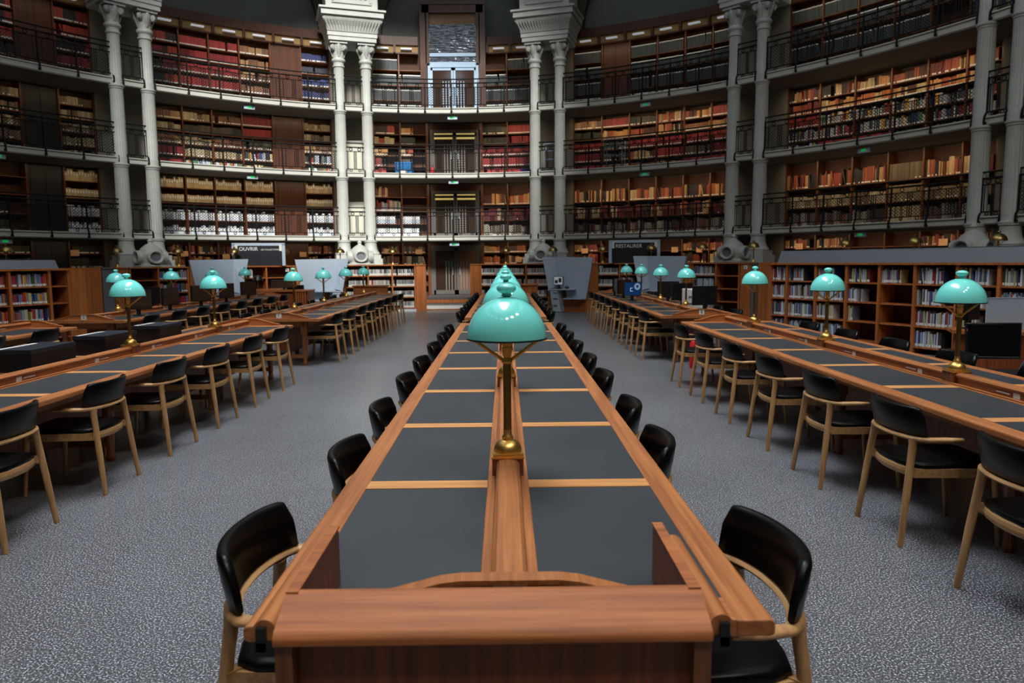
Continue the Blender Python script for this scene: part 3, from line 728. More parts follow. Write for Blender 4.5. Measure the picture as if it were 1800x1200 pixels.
panel_box(-5.1, -3.55, 'plain wood end panel left of the entrance steps')
def picto(e, c, n, x=0):
    M = rotm(n); M.translation = (-n.x*.005, -n.y*.005, 0); q = MB(); q.box(x-.05, x+.05, -.01, 0, 1.34, 1.44, M); q.build('pictogram_plate', WHITE, e)
    q = MB(); q.lathe([(.012, 0), (.012, .003)], 10, M @ Matrix.Translation((x, -.01, 1.415)) @ Matrix.Rotation(PI/2, 4, 'X')); q.box(x-.018, x+.018, -.013, -.01, 1.36, 1.395, M); q.build('pictogram', BLACKP, e)
for a0, a1, nm in ((16.25, 23.55, 'right of the entrance, with its own screen'), (30.7, 37.4, 'below the right sign board'), (-23.55, -16.25, 'between the left sign board and the columns'), (-36.8, -30.7, 'left of the left sign board')):
    e, c, n = panel_box(a0, a1, 'brown wood panel behind the folded kiosk ' + nm)
    picto(e, c, n, x=.93 if a0 > 0 else -.93)
e, c, n = panel_box(43.9, 45.2, 'narrow wood panel with pictogram plate right of the right columns'); picto(e, c, n)
panel_box(-45.2, -43.7, 'narrow wood panel left of the left columns')
panel_box(45.25, 46.0, 'dark grey metal panel beside the long right bookcase', GREYD)
panel_box(-46.4, -45.3, 'dark grey metal panel near the long left bookcase', GREYD)
for a0, a1, t in ((46.1, 76, 'right'), (-76, -46.5, 'left')):
    o = wall_strip('curved_counter', a0, a1, RA, RB, 0, 1.52, W_LOW, th=.45); tag(o, 'long curved wood counter running behind the long %s bookcase' % t, 'counter')

# folded grey metal kiosks
def kiosk(ang, label, mirror=1, screen=False, pic=False):
    p = ell(RA, RB, ang); n = nrm(RA, RB, ang)
    e = empty('kiosk', (p.x, p.y, 0), -math.atan2(n.x, n.y), label, 'kiosk', 'folded grey metal kiosks')
    q = MB(); s = mirror
    # folded back sheet: polygon in x,z leaning forward, 2 facets, real thickness
    prof = [(-.83, 1.72), (.75, 1.70), (.52, .42), (-.12*1, .42), (-.12, .72), (-.62, .72)]
    if s < 0: prof = [(-x, z) for x, z in prof][::-1]
    q.prism(prof[::-1], -.16, -.08)
    lo, hi = (-.83, -.5) if s > 0 else (.5, .83)
    fold = [(s*-.83, 1.72), (s*-.52, 1.715), (s*-.42, .78), (s*-.62, .72)]
    v = [(fold[0][0], -.42, fold[0][1]), (fold[1][0], -.165, fold[1][1]), (fold[2][0], -.165, fold[2][1]), (fold[3][0], -.42, fold[3][1])]
    q.add(v+[(a, b+.02, c) for a, b, c in v], [(0, 1, 2, 3), (7, 6, 5, 4), (0, 4, 5, 1), (2, 6, 7, 3), (1, 5, 6, 2), (0, 3, 7, 4)])
    q.build('folded_sheet', GREYM, e)
    q = MB(); q.add([(s*x, y, z) for x, y, z in ((-.62, -.5, .72), (.3, -.5, .74), (.2, -.16, .74), (-.6, -.16, .72), (-.62, -.5, .69), (.3, -.5, .71), (.2, -.16, .71), (-.6, -.16, .69))],
                 [(0, 1, 2, 3), (7, 6, 5, 4), (0, 4, 5, 1), (1, 5, 6, 2), (2, 6, 7, 3), (3, 7, 4, 0)]); q.build('counter_shelf', GREYM, e)
    q = MB(); q.add([(s*x, y, z) for x, y, z in ((-.55, -.48, .69), (-.3, -.48, .69), (-.2, -.44, .02), (-.45, -.44, .02), (-.55, -.1, .69), (-.3, -.1, .69), (-.2, -.1, .02), (-.45, -.1, .02))],
                 [(0, 1, 2, 3), (7, 6, 5, 4), (0, 4, 5, 1), (1, 5, 6, 2), (2, 6, 7, 3), (3, 7, 4, 0)]); lg = q.build('slanted_leg', GREYM, e)
    q = MB()
    for z in (.22, .42, .6): q.box(s*-.36-.07, s*-.36+.07, -.478-.01, -.466, z, z+.02)
    q.build('slot', BLACKP, lg)
    q = MB(); q.add([(s*x, y, z) for x, y, z in ((-.12, -.42, .45), (.5, -.42, .45), (.5, -.1, .42), (-.12, -.1, .42), (-.12, -.42, .42), (.5, -.42, .42), (.5, -.1, .40), (-.12, -.1, .40))], [(0, 1, 2, 3), (7, 6, 5, 4), (0, 4, 5, 1), (1, 5, 6, 2), (2, 6, 7, 3), (3, 7, 4, 0)]); q.build('seat', GREYM, e)
    return e, p, n
K1 = kiosk(19.8, 'folded grey metal kiosk holding a small screen, right of the entrance')
kiosk(33.8, 'folded grey metal kiosk standing below the right sign board')
kiosk(-19.8, 'folded pale grey kiosk left of the entrance, right of the left sign board', -1)
kiosk(-33.8, 'folded pale grey kiosk left of the left sign board', -1)
def monitor(loc, rz, label, img=None, w_=.5, h_=.32, stand=.14, frame=BLACKP, group=None):
    e = empty('monitor', loc, rz, label, 'monitor', group)
    q = MB(); q.box(-w_/2, w_/2, -.02, .02, stand, stand+h_); q.build('casing', frame, e, bevel=.004)
    q = MB(); q.box(-w_/2+.012, w_/2-.012, -.023, -.02, stand+.014, stand+h_-.012); s_ = q.build('screen', img or DGLASS, e)
    q = MB(); q.box(-.03, .03, .0, .035, .01, stand+.1); q.lathe([(.1, 0), (.1, .01), (.02, .014)], 20); q.build('stand', frame, e)
    return e, s_
kp, kn = K1[1], K1[2]
mo, scr = monitor((kp.x-kn.x*.36-kn.y*.30, kp.y-kn.y*.36+kn.x*.30, .735), -math.atan2(kn.x, kn.y)-.1, 'small monitor with pictures on its screen, on the kiosk shelf', SCRW, .32, .26, .12)
q = MB(); q.box(-.12, -.02, -.026, -.023, .17, .27); q.box(.01, .11, -.026, -.023, .2, .33); q.build('picture', mat('dark picture', (60, 50, 44), .5), mo)
q = MB(); q.box(-.06, .06, -.04, .04, 0, .05); q.tube([(-.05, 0, .05), (0, .0, .09), (.05, 0, .05)], .012, 6); o = tag(q.build('headset', BLACKP), 'black headset lying beside the monitor on the kiosk shelf', 'headset'); o.location = (kp.x-kn.x*.36-kn.y*.02, kp.y-kn.y*.36+kn.x*.02, .742)
# sign boards
def board(ang, text, sub, label):
    p = ell(RA, RB, ang); n = nrm(RA, RB, ang)
    p = p+n*.2; e = empty('sign_board', (p.x, p.y, 1.52), -math.atan2(n.x, n.y)*.35, label, 'sign', 'dark sign boards')
    q = MB(); W_ = .76
    q.box(-W_, -W_+.09, -.05, .05, 0, .66); q.box(W_-.09, W_, -.05, .05, 0, .66); q.box(-W_, W_, -.05, .05, .6, .68); q.build('grey_frame', GREYM, e)
    q = MB(); q.box(-W_+.09, W_-.09, -.03, .03, 0, .6); q.build('dark_panel', mat('blue black panel', (24, 28, 36), .35), e)
    M = Matrix.Translation((-W_+.2, -.033, .5)) @ Matrix.Rotation(PI/2, 4, 'X')
    text_mesh(text, .15, WHITE, e, M, align='LEFT')
    M = Matrix.Translation((-W_+.2+len(text)*.104, -.033, .48)) @ Matrix.Rotation(PI/2, 4, 'X')
    text_mesh(sub, .062, WHITE, e, M, 'small_lettering', align='LEFT')
    for s in (-1, 1): q = MB(); q.box(s*(W_-.13)-.035, s*(W_-.13)+.035, -.07, -.03, .44, .62); q.build('clip', mat('pale clip', (214, 214, 196), .5), e)
board(-27.7, 'OUVRIR', 'LES COLLECTIONS', 'dark sign board reading OUVRIR in a grey frame on the left')
board(28.8, 'RESTAURER', 'UN LIEU', 'dark sign board reading RESTAURER in a grey frame on the right')

# long straight bookcases nearer the reader
dS = Vector((.424, -.906)).normalized()
def seg(side, svals):
    P0 = Vector((5.45, 15.4))
    pts = [P0+dS*s for s in svals]
    if side < 0: pts = [Vector((2*CX-p.x-.05, p.y)) for p in pts][::-1]
    return pts
def seg_out(side): return Vector((.906, .424)) if side > 0 else Vector((-.906, .424))
sv = [0.02, .48, 1.2, 1.91, 2.6, 3.28, 4.01, 4.66, 5.4, 6.1]
pR = seg(1, sv); cells = case('low_bookcase', 'long dark wood low bookcase on the right, half filled with library books', pR, .42, LOWZ, 0, 1.485, W_LOW, W_LOW, 'low bookcases round the reading room', outs=[seg_out(1)]*len(pR), uw=.05)
FR = [[1, 1, .9, .9], [.9, .95, .97, .6], [.95, .6, .9, .6], [.0, .2, .5, .7], [0, 0, 0, .6], [.7, .97, .7, .7], [.8, .5, .8, .8], [.5, .5, .5, .8], [.8]*4]
for ci, cell in enumerate(cells):
    for ri, z in enumerate(LOWZ):
        f = FR[ci][ri]
        if f: fill(cell, z, .32, P_LIB, ('long right bookcase', 9, ci+1, 4-ri), frac=f, uw=.05)
svl = [-.3, .12, .92, 2.0]
pL = seg(-1, svl); cells = case('low_bookcase', 'long wood low bookcase on the left full of coloured library books', pL, .42, LOWZ, 0, 1.485, W_LOW, W_LOW, 'low bookcases round the reading room', outs=[seg_out(-1)]*len(pL), uw=.05)
for ci, cell in enumerate(cells):
    for ri, z in enumerate(LOWZ):
        if ci == len(cells)-1: continue
        fill(cell, z, .32, P_LIBC, ('long left bookcase', 9, ci+1, 4-ri), frac=.98, uw=.05)
def seg_panel(side, s0, s1, label, z0=0, z1=1.52, m=W_LOW, y0=0, y1=.43, name='wood_divider', tilt=0):
    p = seg(side, [s0, s1]); o = seg_out(side); c = (p[0]+p[1])/2; e = empty(name, (c.x, c.y, z0), 0, label, 'divider')
    d = (p[1]-p[0]); L_ = d.length; M = rotm(o); q = MB()
    q.add([(-L_/2, y0, 0), (L_/2, y0, 0), (L_/2, y1, 0), (-L_/2, y1, 0), (-L_/2, y0+tilt, z1-z0), (L_/2, y0+tilt, z1-z0), (L_/2, y1+tilt, z1-z0), (-L_/2, y1+tilt, z1-z0)], [(3, 2, 1, 0), (4, 5, 6, 7), (0, 1, 5, 4), (1, 2, 6, 5), (2, 3, 7, 6), (3, 0, 4, 7)], M)
    q.build('panel_body', m, e); q = MB(); q.box(-L_/2, L_/2, y0+tilt-.006, y1+tilt+.006, z1-z0, z1-z0+.006, M); q.build('top_edge', m, e); return e
seg_panel(-1, -.65, -.3, 'broad plain wood end panel of the long left bookcase')
seg_panel(1, .2, 6.1, 'long sloping grey metal panel on top of the long right bookcase', 1.522, 1.76, GREYD, .03, .06, 'metal_screen', .1)
seg_panel(-1, -.1, 2.0, 'low sloping grey metal panel on top of the long left bookcase', 1.522, 1.7, GREYD, .03, .06, 'metal_screen', .1)

# ---------------------------------------------------------------- lamps
ARMB = mat('lacquered gold brass', (246, 184, 92), .5, metal=.55)
def make_lamp(brass=False):
    r = empty('brass_lamp' if brass else 'desk_lamp')
    sh = BRASSD if brass else TEAL
    b = MB(); b.box(-.06, .06, -.06, .06, 0, .012)
    b.lathe([(.056, .012), (.056, .022), (.052, .036), (.042, .05), (.028, .058), (.020, .061), (.023, .066), (.023, .072), (.017, .078), (.017, .1)], 28); b.build('base', BRASS, r, smooth=50)
    p = MB(); p.lathe([(.0165, .1), (.0155, .2), (.0165, .368)], 20); p.build('pole', BRASSD, r, smooth=40)
    p = MB(); p.lathe([(.018, .368), (.022, .374), (.021, .38), (.014, .392), (.018, .405), (.021, .425), (.022, .43), (.016, .435), (.02, .445), (.02, .455), (.014, .465), (.014, .55)], 20); p.build('socket', ARMB, r, smooth=40)
    for s in (-1, 1):
        a = MB(); a.tube([(s*.012, 0, .378), (s*.138, 0, .468), (s*.142, 0, .476)], .0072, 8); a.build('arm', ARMB, r, smooth=60)
    R_, H0 = .158, .468; prof = []
    for i in range(15):
        a = PI/2*i/14*.955; prof.append((R_*math.cos(a), H0+.165*math.sin(a)))
    prof += [(.022, H0+.168), (.018, H0+.174), (.018, H0+.182)]
    s = MB(); n = 48; inner = [(max(.001, q[0]-.004), q[1]-.004) for q in prof][::-1]
    s.lathe(prof+[(.001, H0+.186)], n, cap=False); s.lathe([(max(.001, a-.005), b_-.003) for a, b_ in prof[:15]][::-1], n, cap=False)
    o = s.build('shade', sh, r, smooth=50)
    t = MB(); t.torus(R_, .004, Matrix.Translation((0, 0, H0)), 48, 6); t.build('rim', BRASSD if brass else TEALD, o, smooth=60)
    f = MB(); f.lathe([(.018, H0+.178), (.030, H0+.183), (.037, H0+.191), (.039, H0+.199), (.036, H0+.207), (.026, H0+.214), (.012, H0+.218), (.002, H0+.219)], 28); f.build('finial', sh, r, smooth=60)
    u = MB(); u.lathe([(.012, .55), (.03, .58), (.032, .6), (.02, .625), (.002, .63)], 16); u.build('bulb', WHITEIN, r, smooth=60)
    return r
lamp0 = make_lamp(); first = True
LY = [2.945, 5.045, 7.145, 9.245]; LYF = [12.75, 14.85, 16.95, 19.05]
TX = {'central': 0.005, 'left': -3.6, 'right': 3.1, 'outer left': -6.6}
for row, x in TX.items():
    for far in (0, 1):
        for i, y in enumerate(LYF if far else LY):
            pj = project((x, y, 1.4))
            if pj is None or not (-60 < pj[0] < 1860): continue
            o = lamp0 if first else copy_tree(lamp0); first = False
            o.location = (x, y, .828); o.rotation_euler = (0, 0, random.uniform(-.08, .08))
            o['label'] = 'teal domed brass desk lamp, %s from the camera along the %s %s table' % (ORD[i+1], 'far' if far else 'near', row)
            o['category'] = 'lamp'; o['group'] = 'teal desk lamps'
bl0 = make_lamp(True); first = True
BL = [(-54.8, 'far left, above the long left bookcase'), (-44.52, 'just left of the left columns'), (-37.82, 'just right of the left columns'), (-31.0, 'left of the left sign board'), (-24.42, 'right of the left sign board'), (-16.53, 'left of the door columns'), (-8.67, 'over the journals left of the steps'),
      (9.14, 'over the journals right of the steps'), (16.59, 'before the columns right of the doors'), (24.28, 'left of the right sign board'), (31.4, 'in front of the right sign board'), (38.48, 'left of the right columns'), (45.02, 'right of the right columns'), (55.37, 'first behind the long sloping grey panel'), (61.91, 'second behind the long sloping grey panel'), (68.64, 'beside the far right columns')]
for a, t in BL:
    o = bl0 if first else copy_tree(bl0); first = False
    p = ell(16.75, 11.85, a); o.location = (p.x, p.y, 1.52); o.rotation_euler = (0, 0, random.uniform(-.5, .5)); o.scale = (.95, .95, .83)
    o['label'] = 'all brass domed lamp on the bookcase top, '+t; o['category'] = 'lamp'; o['group'] = 'brass lamps on the bookcase tops'

# ---------------------------------------------------------------- long reading tables
def make_table(name, label, x, y0, y1, first_bar, letter, nearend=True, detail=True):
    hw = .638; r = empty(name, (x, y0, 0), 0, label, 'table', 'long reading tables'); L_ = y1-y0
    T = .74
    f = MB()
    prof = [(-hw, .703), (-hw+.012, .698), (-hw+.095, .698), (-hw+.095, T), (-hw+.012, T), (-hw+.003, T-.004), (-hw, T-.012)]
    f.prism(prof, 0, L_, 'xz'); f.prism([(-a, b) for a, b in prof][::-1], 0, L_, 'xz')
    f.box(-.08, .08, 0, L_, .70, T+.004)
    f.build('top_frame', W_Y, r, bevel=.004 if detail else 0)
    bars = [first_bar+1.05*i-y0 for i in range(9)]
    for i, b in enumerate(bars):
        if i in (0, 8): bb = (0, b) if i == 0 else (b-.095, L_)
        else: bb = (b-.095, b)
        for s in (-1, 1): q = MB(); q.box(*sorted((s*.08, s*(hw-.095))), bb[0], bb[1], .70, T+.001); q.build('cross_bar', W_BAR if 0 < i < 8 else W_X, r)
    for i in range(8):
        a = bars[i]; b = bars[i+1]-.095
        for s in (-1, 1):
            q = MB(); q.box(*sorted((s*.0801, s*(hw-.0951))), a, b, .70, T-.002); q.build('leather_panel', LEATHER, r)
    # central spine with overhanging cap
    q = MB(); q.box(-.03, .03, .06, L_-.06, T, .80); q.box(-.072, -.05, .05, L_-.05, T+.004, T+.014); q.box(.05, .072, .05, L_-.05, T+.004, T+.014)
    q.build('spine', W_Y, r)
    q = MB(); pr = [(-.042, .795), (.042, .795), (.044, .806), (.034, .818), (.0, .822), (-.034, .818), (-.044, .806)]
    lb = [first_bar+1.05*(1+2*i)-y0+.075 for i in range(4)]; segs = [0.05]+[v for l in lb for v in (l-.062, l+.062)]+[L_-.05]
    for i in range(0, len(segs), 2): q.prism(pr, segs[i], segs[i+1], 'xz')
    q.build('spine_cap', W_Y, r, smooth=30)
    for l in lb:
        q = MB(); q.box(-.062, .062, l-.062, l+.062, T, .822); bl = q.build('lamp_block', W_Z, r)
        q = MB(); q.box(-.066, .066, l-.066, l+.066, .822, .828); q.build('brass_plate', BRASS, bl)
    for i in range(8):
        for s in (-1, 1):
            c = (bars[i]+bars[i+1])/2+(.28 if i % 2 == 0 else -.28)*0
            q = MB(); q.box(*sorted((s*.03, s*.034)), c-.09, c-.03, .752, .786); q.box(*sorted((s*.03, s*.034)), c, c+.13, .766, .774); q.build('seat_plate', WHITE, r)
    # end boards
    for e_, yy in (('n', .03), ('f', L_-.06)):
        q = MB(); pr = [(-.46, T), (.46, T), (.46, T+.012), (.40, T+.02), (.17, T+.08), (.12, T+.086), (-.12, T+.086), (-.17, T+.08), (-.40, T+.02), (-.46, T+.012)]
        q.prism(pr, yy, yy+.03, 'xz'); eb = q.build('end_board', W_X, r)
        q = MB(); fl_ = [(x_, z_+.001) for x_, z_ in pr[2:]]
        for j in range(len(fl_)-1):
            (xa, za), (xb, zb) = fl_[j], fl_[j+1]; q.beam((xa, yy+.015, za+.004), (xb, yy+.015, zb+.004), .05, .012, up=(0, 0, 1))
        q.build('capping', W_Y, eb)
        q = MB(); sy = yy-.006 if e_ == 'n' else yy+.03; q.box(-.04, .04, sy, sy+.006, T+.012, T+.086); tl = q.build('letter_tile', WHITE, eb)
        if letter and e_ == 'n': text_mesh(letter, .06, BLACKP, tl, Matrix.Translation((0, sy-.001, T+.05)) @ Matrix.Rotation(PI/2, 4, 'X'))
    # under frame
    q = MB()
    for s in (-1, 1): q.box(*sorted((s*.385, s*.41)), .15, L_-.15, .60, .70)
    q.box(-.41, .41, .15, .175, .60, .70); q.box(-.41, .41, L_-.175, L_-.15, .60, .70); q.build('apron', W_Y, r)
    ys = [.12]+[bars[i]-.02 for i in (2, 4, 6)]+[L_-.2]
    for yy in ys:
        for s in (-1, 1):
            q = MB(); X_ = s*.36
            q.lathe([(.03, 0), (.036, .03), (.028, .08), (.034, .14), (.042, .3), (.044, .42), (.036, .46), (.046, .48), (.046, .52)], 8, Matrix.Translation((X_, yy, 0)) @ Matrix.Rotation(PI/8, 4, 'Z'))
            q.box(X_-.042, X_+.042, yy-.042, yy+.042, .5, .70); q.build('leg', W_Z, r)
        q = MB(); q.box(-.36, .36, yy-.02, yy+.02, .12, .17); q.build('stretcher', W_Z, r)
    q = MB(); q.box(-.06, .06, .2, L_-.2, .17, .6); q.build('middle_board', W_DZ, r)
    return r
NB = 1.82
make_table('reading_table', 'long central reading table nearest the camera', TX['central'], 1.70, 10.40, NB, None)
make_table('reading_table', 'long reading table left of the central aisle, near half', TX['left'], 1.70, 10.40, NB, None)
make_table('reading_table', 'long reading table on the right, near half', TX['right'], 1.70, 10.40, NB, None)
make_table('reading_table', 'long reading table at the outer left, near half', TX['outer left'], 1.70, 10.40, NB, None, detail=False)
FB = 11.62
make_table('reading_table', 'far central reading table behind the near central table', TX['central'], 11.5, 20.2, FB, None, detail=False)
make_table('reading_table', 'far left reading table with white letter tile on its end board', TX['left']+.1, 11.5, 20.2, FB, 'F', detail=False)
make_table('reading_table', 'far right reading table with computers and an E tile', TX['right']-.05, 11.5, 20.2, FB, 'E', detail=False)
make_table('reading_table', 'far outer left reading table carrying computers', TX['outer left']+.1, 11.5, 20.2, FB, 'G', detail=False)

# wooden box stand standing over the near end of the central table
r = empty('end_stand', (-.03, 1.43, 0), 0, 'wooden stand with rolled front edge at the near end of the central table', 'stand')
q = MB(); pr = [(.095, .90), (.12, .90), (.12, .935)]
pr = [(.12, .898), (.112, .900), (.10, .897), (.03, .866), (.012, .858), (.003, .85), (.0, .842), (.0, .832), (.03, .832), (.12, .872)]
q.prism([(a, b) for a, b in pr], -.445, .445, 'yz'); q.build('rolled_board', W_XR, r, smooth=40)
q = MB(); q.box(-.44, .44, .05, .07, .0, .85); q.build('recessed_panel', W_DZ, r)
q = MB()
for s in (-1, 1): q.box(*sorted((s*.41, s*.445)), .012, .09, 0, .845)
q.build('stile', W_Z, r)
for s in (-1, 1):
    q = MB(); pr = [(.10, .742), (.50, .742), (.50, .887), (.48, .895), (.10, .896)]; q.prism(pr, *sorted((s*.42, s*.443)), 'yz'); q.build('side_board', W_DZ, r)
    q = MB(); q.box(*sorted((s*.418, s*.445)), .10, .502, .896, .901); q.build('side_capping', W_XR, r)
    q = MB(); q.tube([(s*.47, .03, .85), (s*.47, .48, .85)], .0245, 20); q.build('round_rail', W_Y, r, smooth=50)
    q = MB(); q.box(*sorted((s*.445, s*.49)), .02, .05, .80, .83); q.box(*sorted((s*.465, s*.485)), .02, .04, .81, .86); q.build('bracket', BLACKP, r)

# reference end desks beyond the far tables
for nm, x in (('left', -3.75), ('central', .45)):
    e = empty('end_desk', (x, 20.9, 0), 0, 'plain wood panelled end desk beyond the far %s table' % nm, 'desk')
    q = MB(); q.box(-.45, .45, -.2, .2, 0, .93); q.build('panel_body', W_LOW, e); q = MB(); q.box(-.48, .48, -.24, .24, .93, .965); q.build('desk_top', W_LOW, e)

# ---------------------------------------------------------------- chairs
def make_chair():
    r = empty('armchair')
    n = 18; hw = .262
    def arc(t): # t -1..1 back line in plan
        return Vector((hw*math.sin(t*1.25)/math.sin(1.25), -.285+.085*(1-math.cos(t*1.25))/(1-math.cos(1.25)), 0))
    def nrml(t):
        d = (arc(t+.01)-arc(t-.01)).normalized(); return Vector((d.y, -d.x, 0))
    b = MB(); rows = [(0.0, -.010), (.25, -.022), (.5, -.026), (.75, -.022), (1.0, -.008)]
    K = 10
    for i in range(n+1):
        t = -1+2*i/n; p = arc(t); nn = nrml(t); edge = max(0, (abs(t)-.8)/.2)
        top = .787-.06*edge**3; bot = .622
        sec = [(-.016, bot+.008), (-.020, (bot+top)/2), (-.020, top-.014), (-.012, top-.003), (0, top), (.012, top-.004), (.018, top-.02), (.018, (bot+top)/2), (.014, bot+.006), (0, bot)]
        lean = -.03
        for o_, z in sec:
            k = (z-.6)/.19; q_ = p+nn*(o_*(1-.35*edge))+Vector((0, lean*k, 0)); b.v.append((q_.x, q_.y, z))
    for i in range(n):
        for j in range(K): b.f.append((i*K+j, i*K+(j+1) % K, (i+1)*K+(j+1) % K, (i+1)*K+j))
    b.f.append(tuple(range(K-1, -1, -1))); b.f.append(tuple(n*K+j for j in range(K)))
    o = b.build('backrest', BLACKL, r, smooth=60)
    a = MB(); pts = [(-.285, -.02, .612), (-.284, -.11, .612)]+[tuple(arc(-1+2*i/12)+Vector((0, 0, .608))+nrml(-1+2*i/12)*(0.004)) for i in range(13)]+[(.284, -.11, .612), (.285, -.02, .612)]
    a.tube(pts, [(.016, .010)]+[(.026, .014)]*15+[(.016, .010)], 10); a.build('arm_rail', W_OAKX, r, smooth=60)
    for s in (-1, 1):
        l = MB(); l.tube([(s*.25, -.318, 0), (s*.25, -.317, .012), (s*.232, -.285, .3), (s*.218, -.262, .5), (s*.212, -.252, .575), (s*.205, -.25, .60)], [.014, .0165, .0205, .020, .022, (.036, .024)], 12); l.build('leg', W_OAK, r, smooth=60)
        l = MB(); l.tube([(s*.245, .235, 0), (s*.24, .215, .22), (s*.235, .20, .43)], [.013, .016, .019], 10); l.build('leg', W_OAK, r, smooth=60)
    f = MB(); f.beam((-.215, -.25, .41), (-.235, .21, .41), .022, .05); f.beam((.215, -.25, .41), (.235, .21, .41), .022, .05); f.beam((-.235, -.27, .418), (-.18, -.225, .418), .03, .042); f.beam((.235, -.27, .418), (.18, -.225, .418), .03, .042); f.beam((-.24, .2, .405), (.24, .2, .405), .022, .05)
    pts = [(-.235, -.262, .405), (-.16, -.225, .405), (-.08, -.205, .405), (0, -.2, .405), (.08, -.205, .405), (.16, -.225, .405), (.235, -.262, .405)]
    pts = [(x_*.88, -.235-.045*(1-(x_/.235)**2), .41) for x_, _, z_ in pts]
    f.tube(pts, (.011, .026) and [(.012, .026)]*7, 8); f.build('seat_frame', W_OAKX, r)
    s_ = MB(); vs = []
    pl = [(-.225, .235), (-.19, .25), (.19, .25), (.225, .235), (.228, -.18), (.2, -.245), (.1, -.272), (0, -.28), (-.1, -.272), (-.2, -.245), (-.228, -.18)][::-1]
    N_ = len(pl)
    for z, k in ((.425, .97), (.435, 1.0), (.452, 1.0), (.462, .97), (.466, .85)): vs += [(x_*k, y_*k, z-(.012*0)) for x_, y_ in pl]
    fs = [(i*N_+j, i*N_+(j+1) % N_, (i+1)*N_+(j+1) % N_, (i+1)*N_+j) for i in range(4) for j in range(N_)]+[tuple(range(N_-1, -1, -1)), tuple(4*N_+j for j in range(N_))]
    s_.add(vs, fs); s_.build('seat', BLACKL, r, smooth=50)
    return r
chair0 = make_chair(); first = True
def place_chair(x, y, side, label, rz=0):
    global first
    o = chair0 if first else copy_tree(chair0); first = False
    # side -1: chair stands left of the table and faces +x
    o.location = (x, y, 0); o.rotation_euler = (0, 0, (-PI/2 if side < 0 else PI/2)+rz)
    o['label'] = label; o['category'] = 'chair'; o['group'] = 'oak and black leather armchairs'
NY = [2.25, 3.27, 4.26, 5.32, 6.30, 7.45, 8.5, 9.55]; NYR = [2.15, 3.43, 4.29, 5.42, 6.4, 7.5, 8.52, 9.6]
for side, ys in ((-1, NY), (1, NYR)):
    for i, y in enumerate(ys):
        off = {0: .53, 1: .455}.get(i, .46) if i else .535
        place_chair(side*off, y, side, 'black and oak armchair, %s from camera, %s of the near central table' % (ORD[i+1], 'left' if side < 0 else 'right'), random.uniform(-.04, .04)+(.05*side if i == 0 else 0))
def row(tx, side, ys, back, lab, skipf=True):
    k = 0
    for y in ys:
        x = tx+side*(back-.285+.01)
        pj = project((x+side*.2, y, .6))
        if pj is None or not (-80 < pj[0] < 1880) : continue
        k += 1
        place_chair(x, y, side, 'black and oak armchair, %s from camera, %s' % (ORD[k], lab), random.uniform(-.04, .04))
YS = [2.2, 3.26, 4.29, 5.34, 6.4, 7.44, 8.5, 9.55]; YF = [12.15+1.05*i for i in range(8)]
row(TX['left'], 1, [y-.02 for y in YS], .755, 'aisle side of near left table')
row(TX['left'], -1, YS, .76, 'outer side of near left table')
row(TX['right'], -1, [y-.05 for y in YS], .87, 'aisle side of near right table')
row(TX['right'], 1, YS, .86, 'outer side of near right table')
row(TX['outer left'], 1, YS, .76, 'inner side of outer left near table')
row(TX['central'], -1, YF, .76, 'left of the far central table'); row(TX['central'], 1, YF, .76, 'right of the far central table')
row(TX['left']+.1, 1, YF, .80, 'aisle side of far left table'); row(TX['left']+.1, -1, YF, .76, 'outer side of far left table')
row(TX['right']-.05, -1, YF, .82, 'aisle side of the E table'); row(TX['right']-.05, 1, YF, .76, 'outer side of the E table')
row(TX['outer left']+.1, 1, YF, .78, 'inner side of outer left far table')

# ---------------------------------------------------------------- computers and other things on the tables
DK = .741
EX = TX['right']-.05; OX = TX['outer left']+.1
mo, s_ = monitor((EX-.33, 15.9, DK), PI*.0+.35, 'monitor with a bright blue screen on the E table', SCREEN, .42, .30, .1)
q = MB(); 
for a in range(2): q.torus(.04+.025*a, .004, Matrix.Translation((.1, -.024, .30)) @ Matrix.Rotation(PI/2, 4, 'X'), 20, 4)
q.box(-.07, -.01, -.026, -.023, .2, .21); q.box(-.07, -.06, -.026, -.023, .2, .27); q.box(-.07, -.01, -.026, -.023, .265, .275); q.build('screen_mark', mat('pale screen mark', (190, 210, 235), .4, emit=.6), mo)
K = 'black computer monitors'
for x, y, rz, t in ((EX-.36, 18.2, 1.2, 'seen edge on at the far end of the E table'), (EX-.35, 16.9, .7, 'behind the blue screen on the E table'), (EX+.3, 14.1, PI+.3, 'turned away in the middle of the E table'), (EX+.32, 15.4, PI-.3, 'turned away behind the second lamp of the E table'), (EX+.3, 12.5, PI+.2, 'turned away at the near end of the E table'),
                    (OX+.33, 12.6, .9, 'nearest on the far outer left table'), (OX+.33, 13.8, 1.3, 'second on the far outer left table'), (OX+.33, 15.2, 1.0, 'third on the far outer left table'), (OX+.33, 16.6, 1.2, 'fourth on the far outer left table'), (OX+.33, 18.0, 1.0, 'fifth on the far outer left table'), (OX-.33, 14.5, PI-.5, 'on the outer side of the far outer left table')):
    monitor((x, y, DK), rz, 'black computer monitor ' + t, None, .44, .32, .1, group=K)
def keyboard(x, y, rz, t):
    e = empty('keyboard', (x, y, DK), rz, 'thin dark keyboard lying ' + t, 'keyboard', 'keyboards on the tables')
    q = MB(); q.box(-.21, .21, -.06, .06, 0, .015); q.build('keyboard_body', GREYD, e); q = MB()
    for i in range(4):
        for j in range(12): q.box(-.2+j*.033, -.2+j*.033+.027, -.052+i*.026, -.052+i*.026+.021, .015, .019)
    q.build('key', BLACKP, e)
for i, (x, y) in enumerate(((EX-.36, 12.9), (EX-.36, 14.2), (EX-.38, 15.35), (EX-.36, 17.4))): keyboard(x, y, PI/2+.1, '%s along the left of the E table' % ORD[i+1])
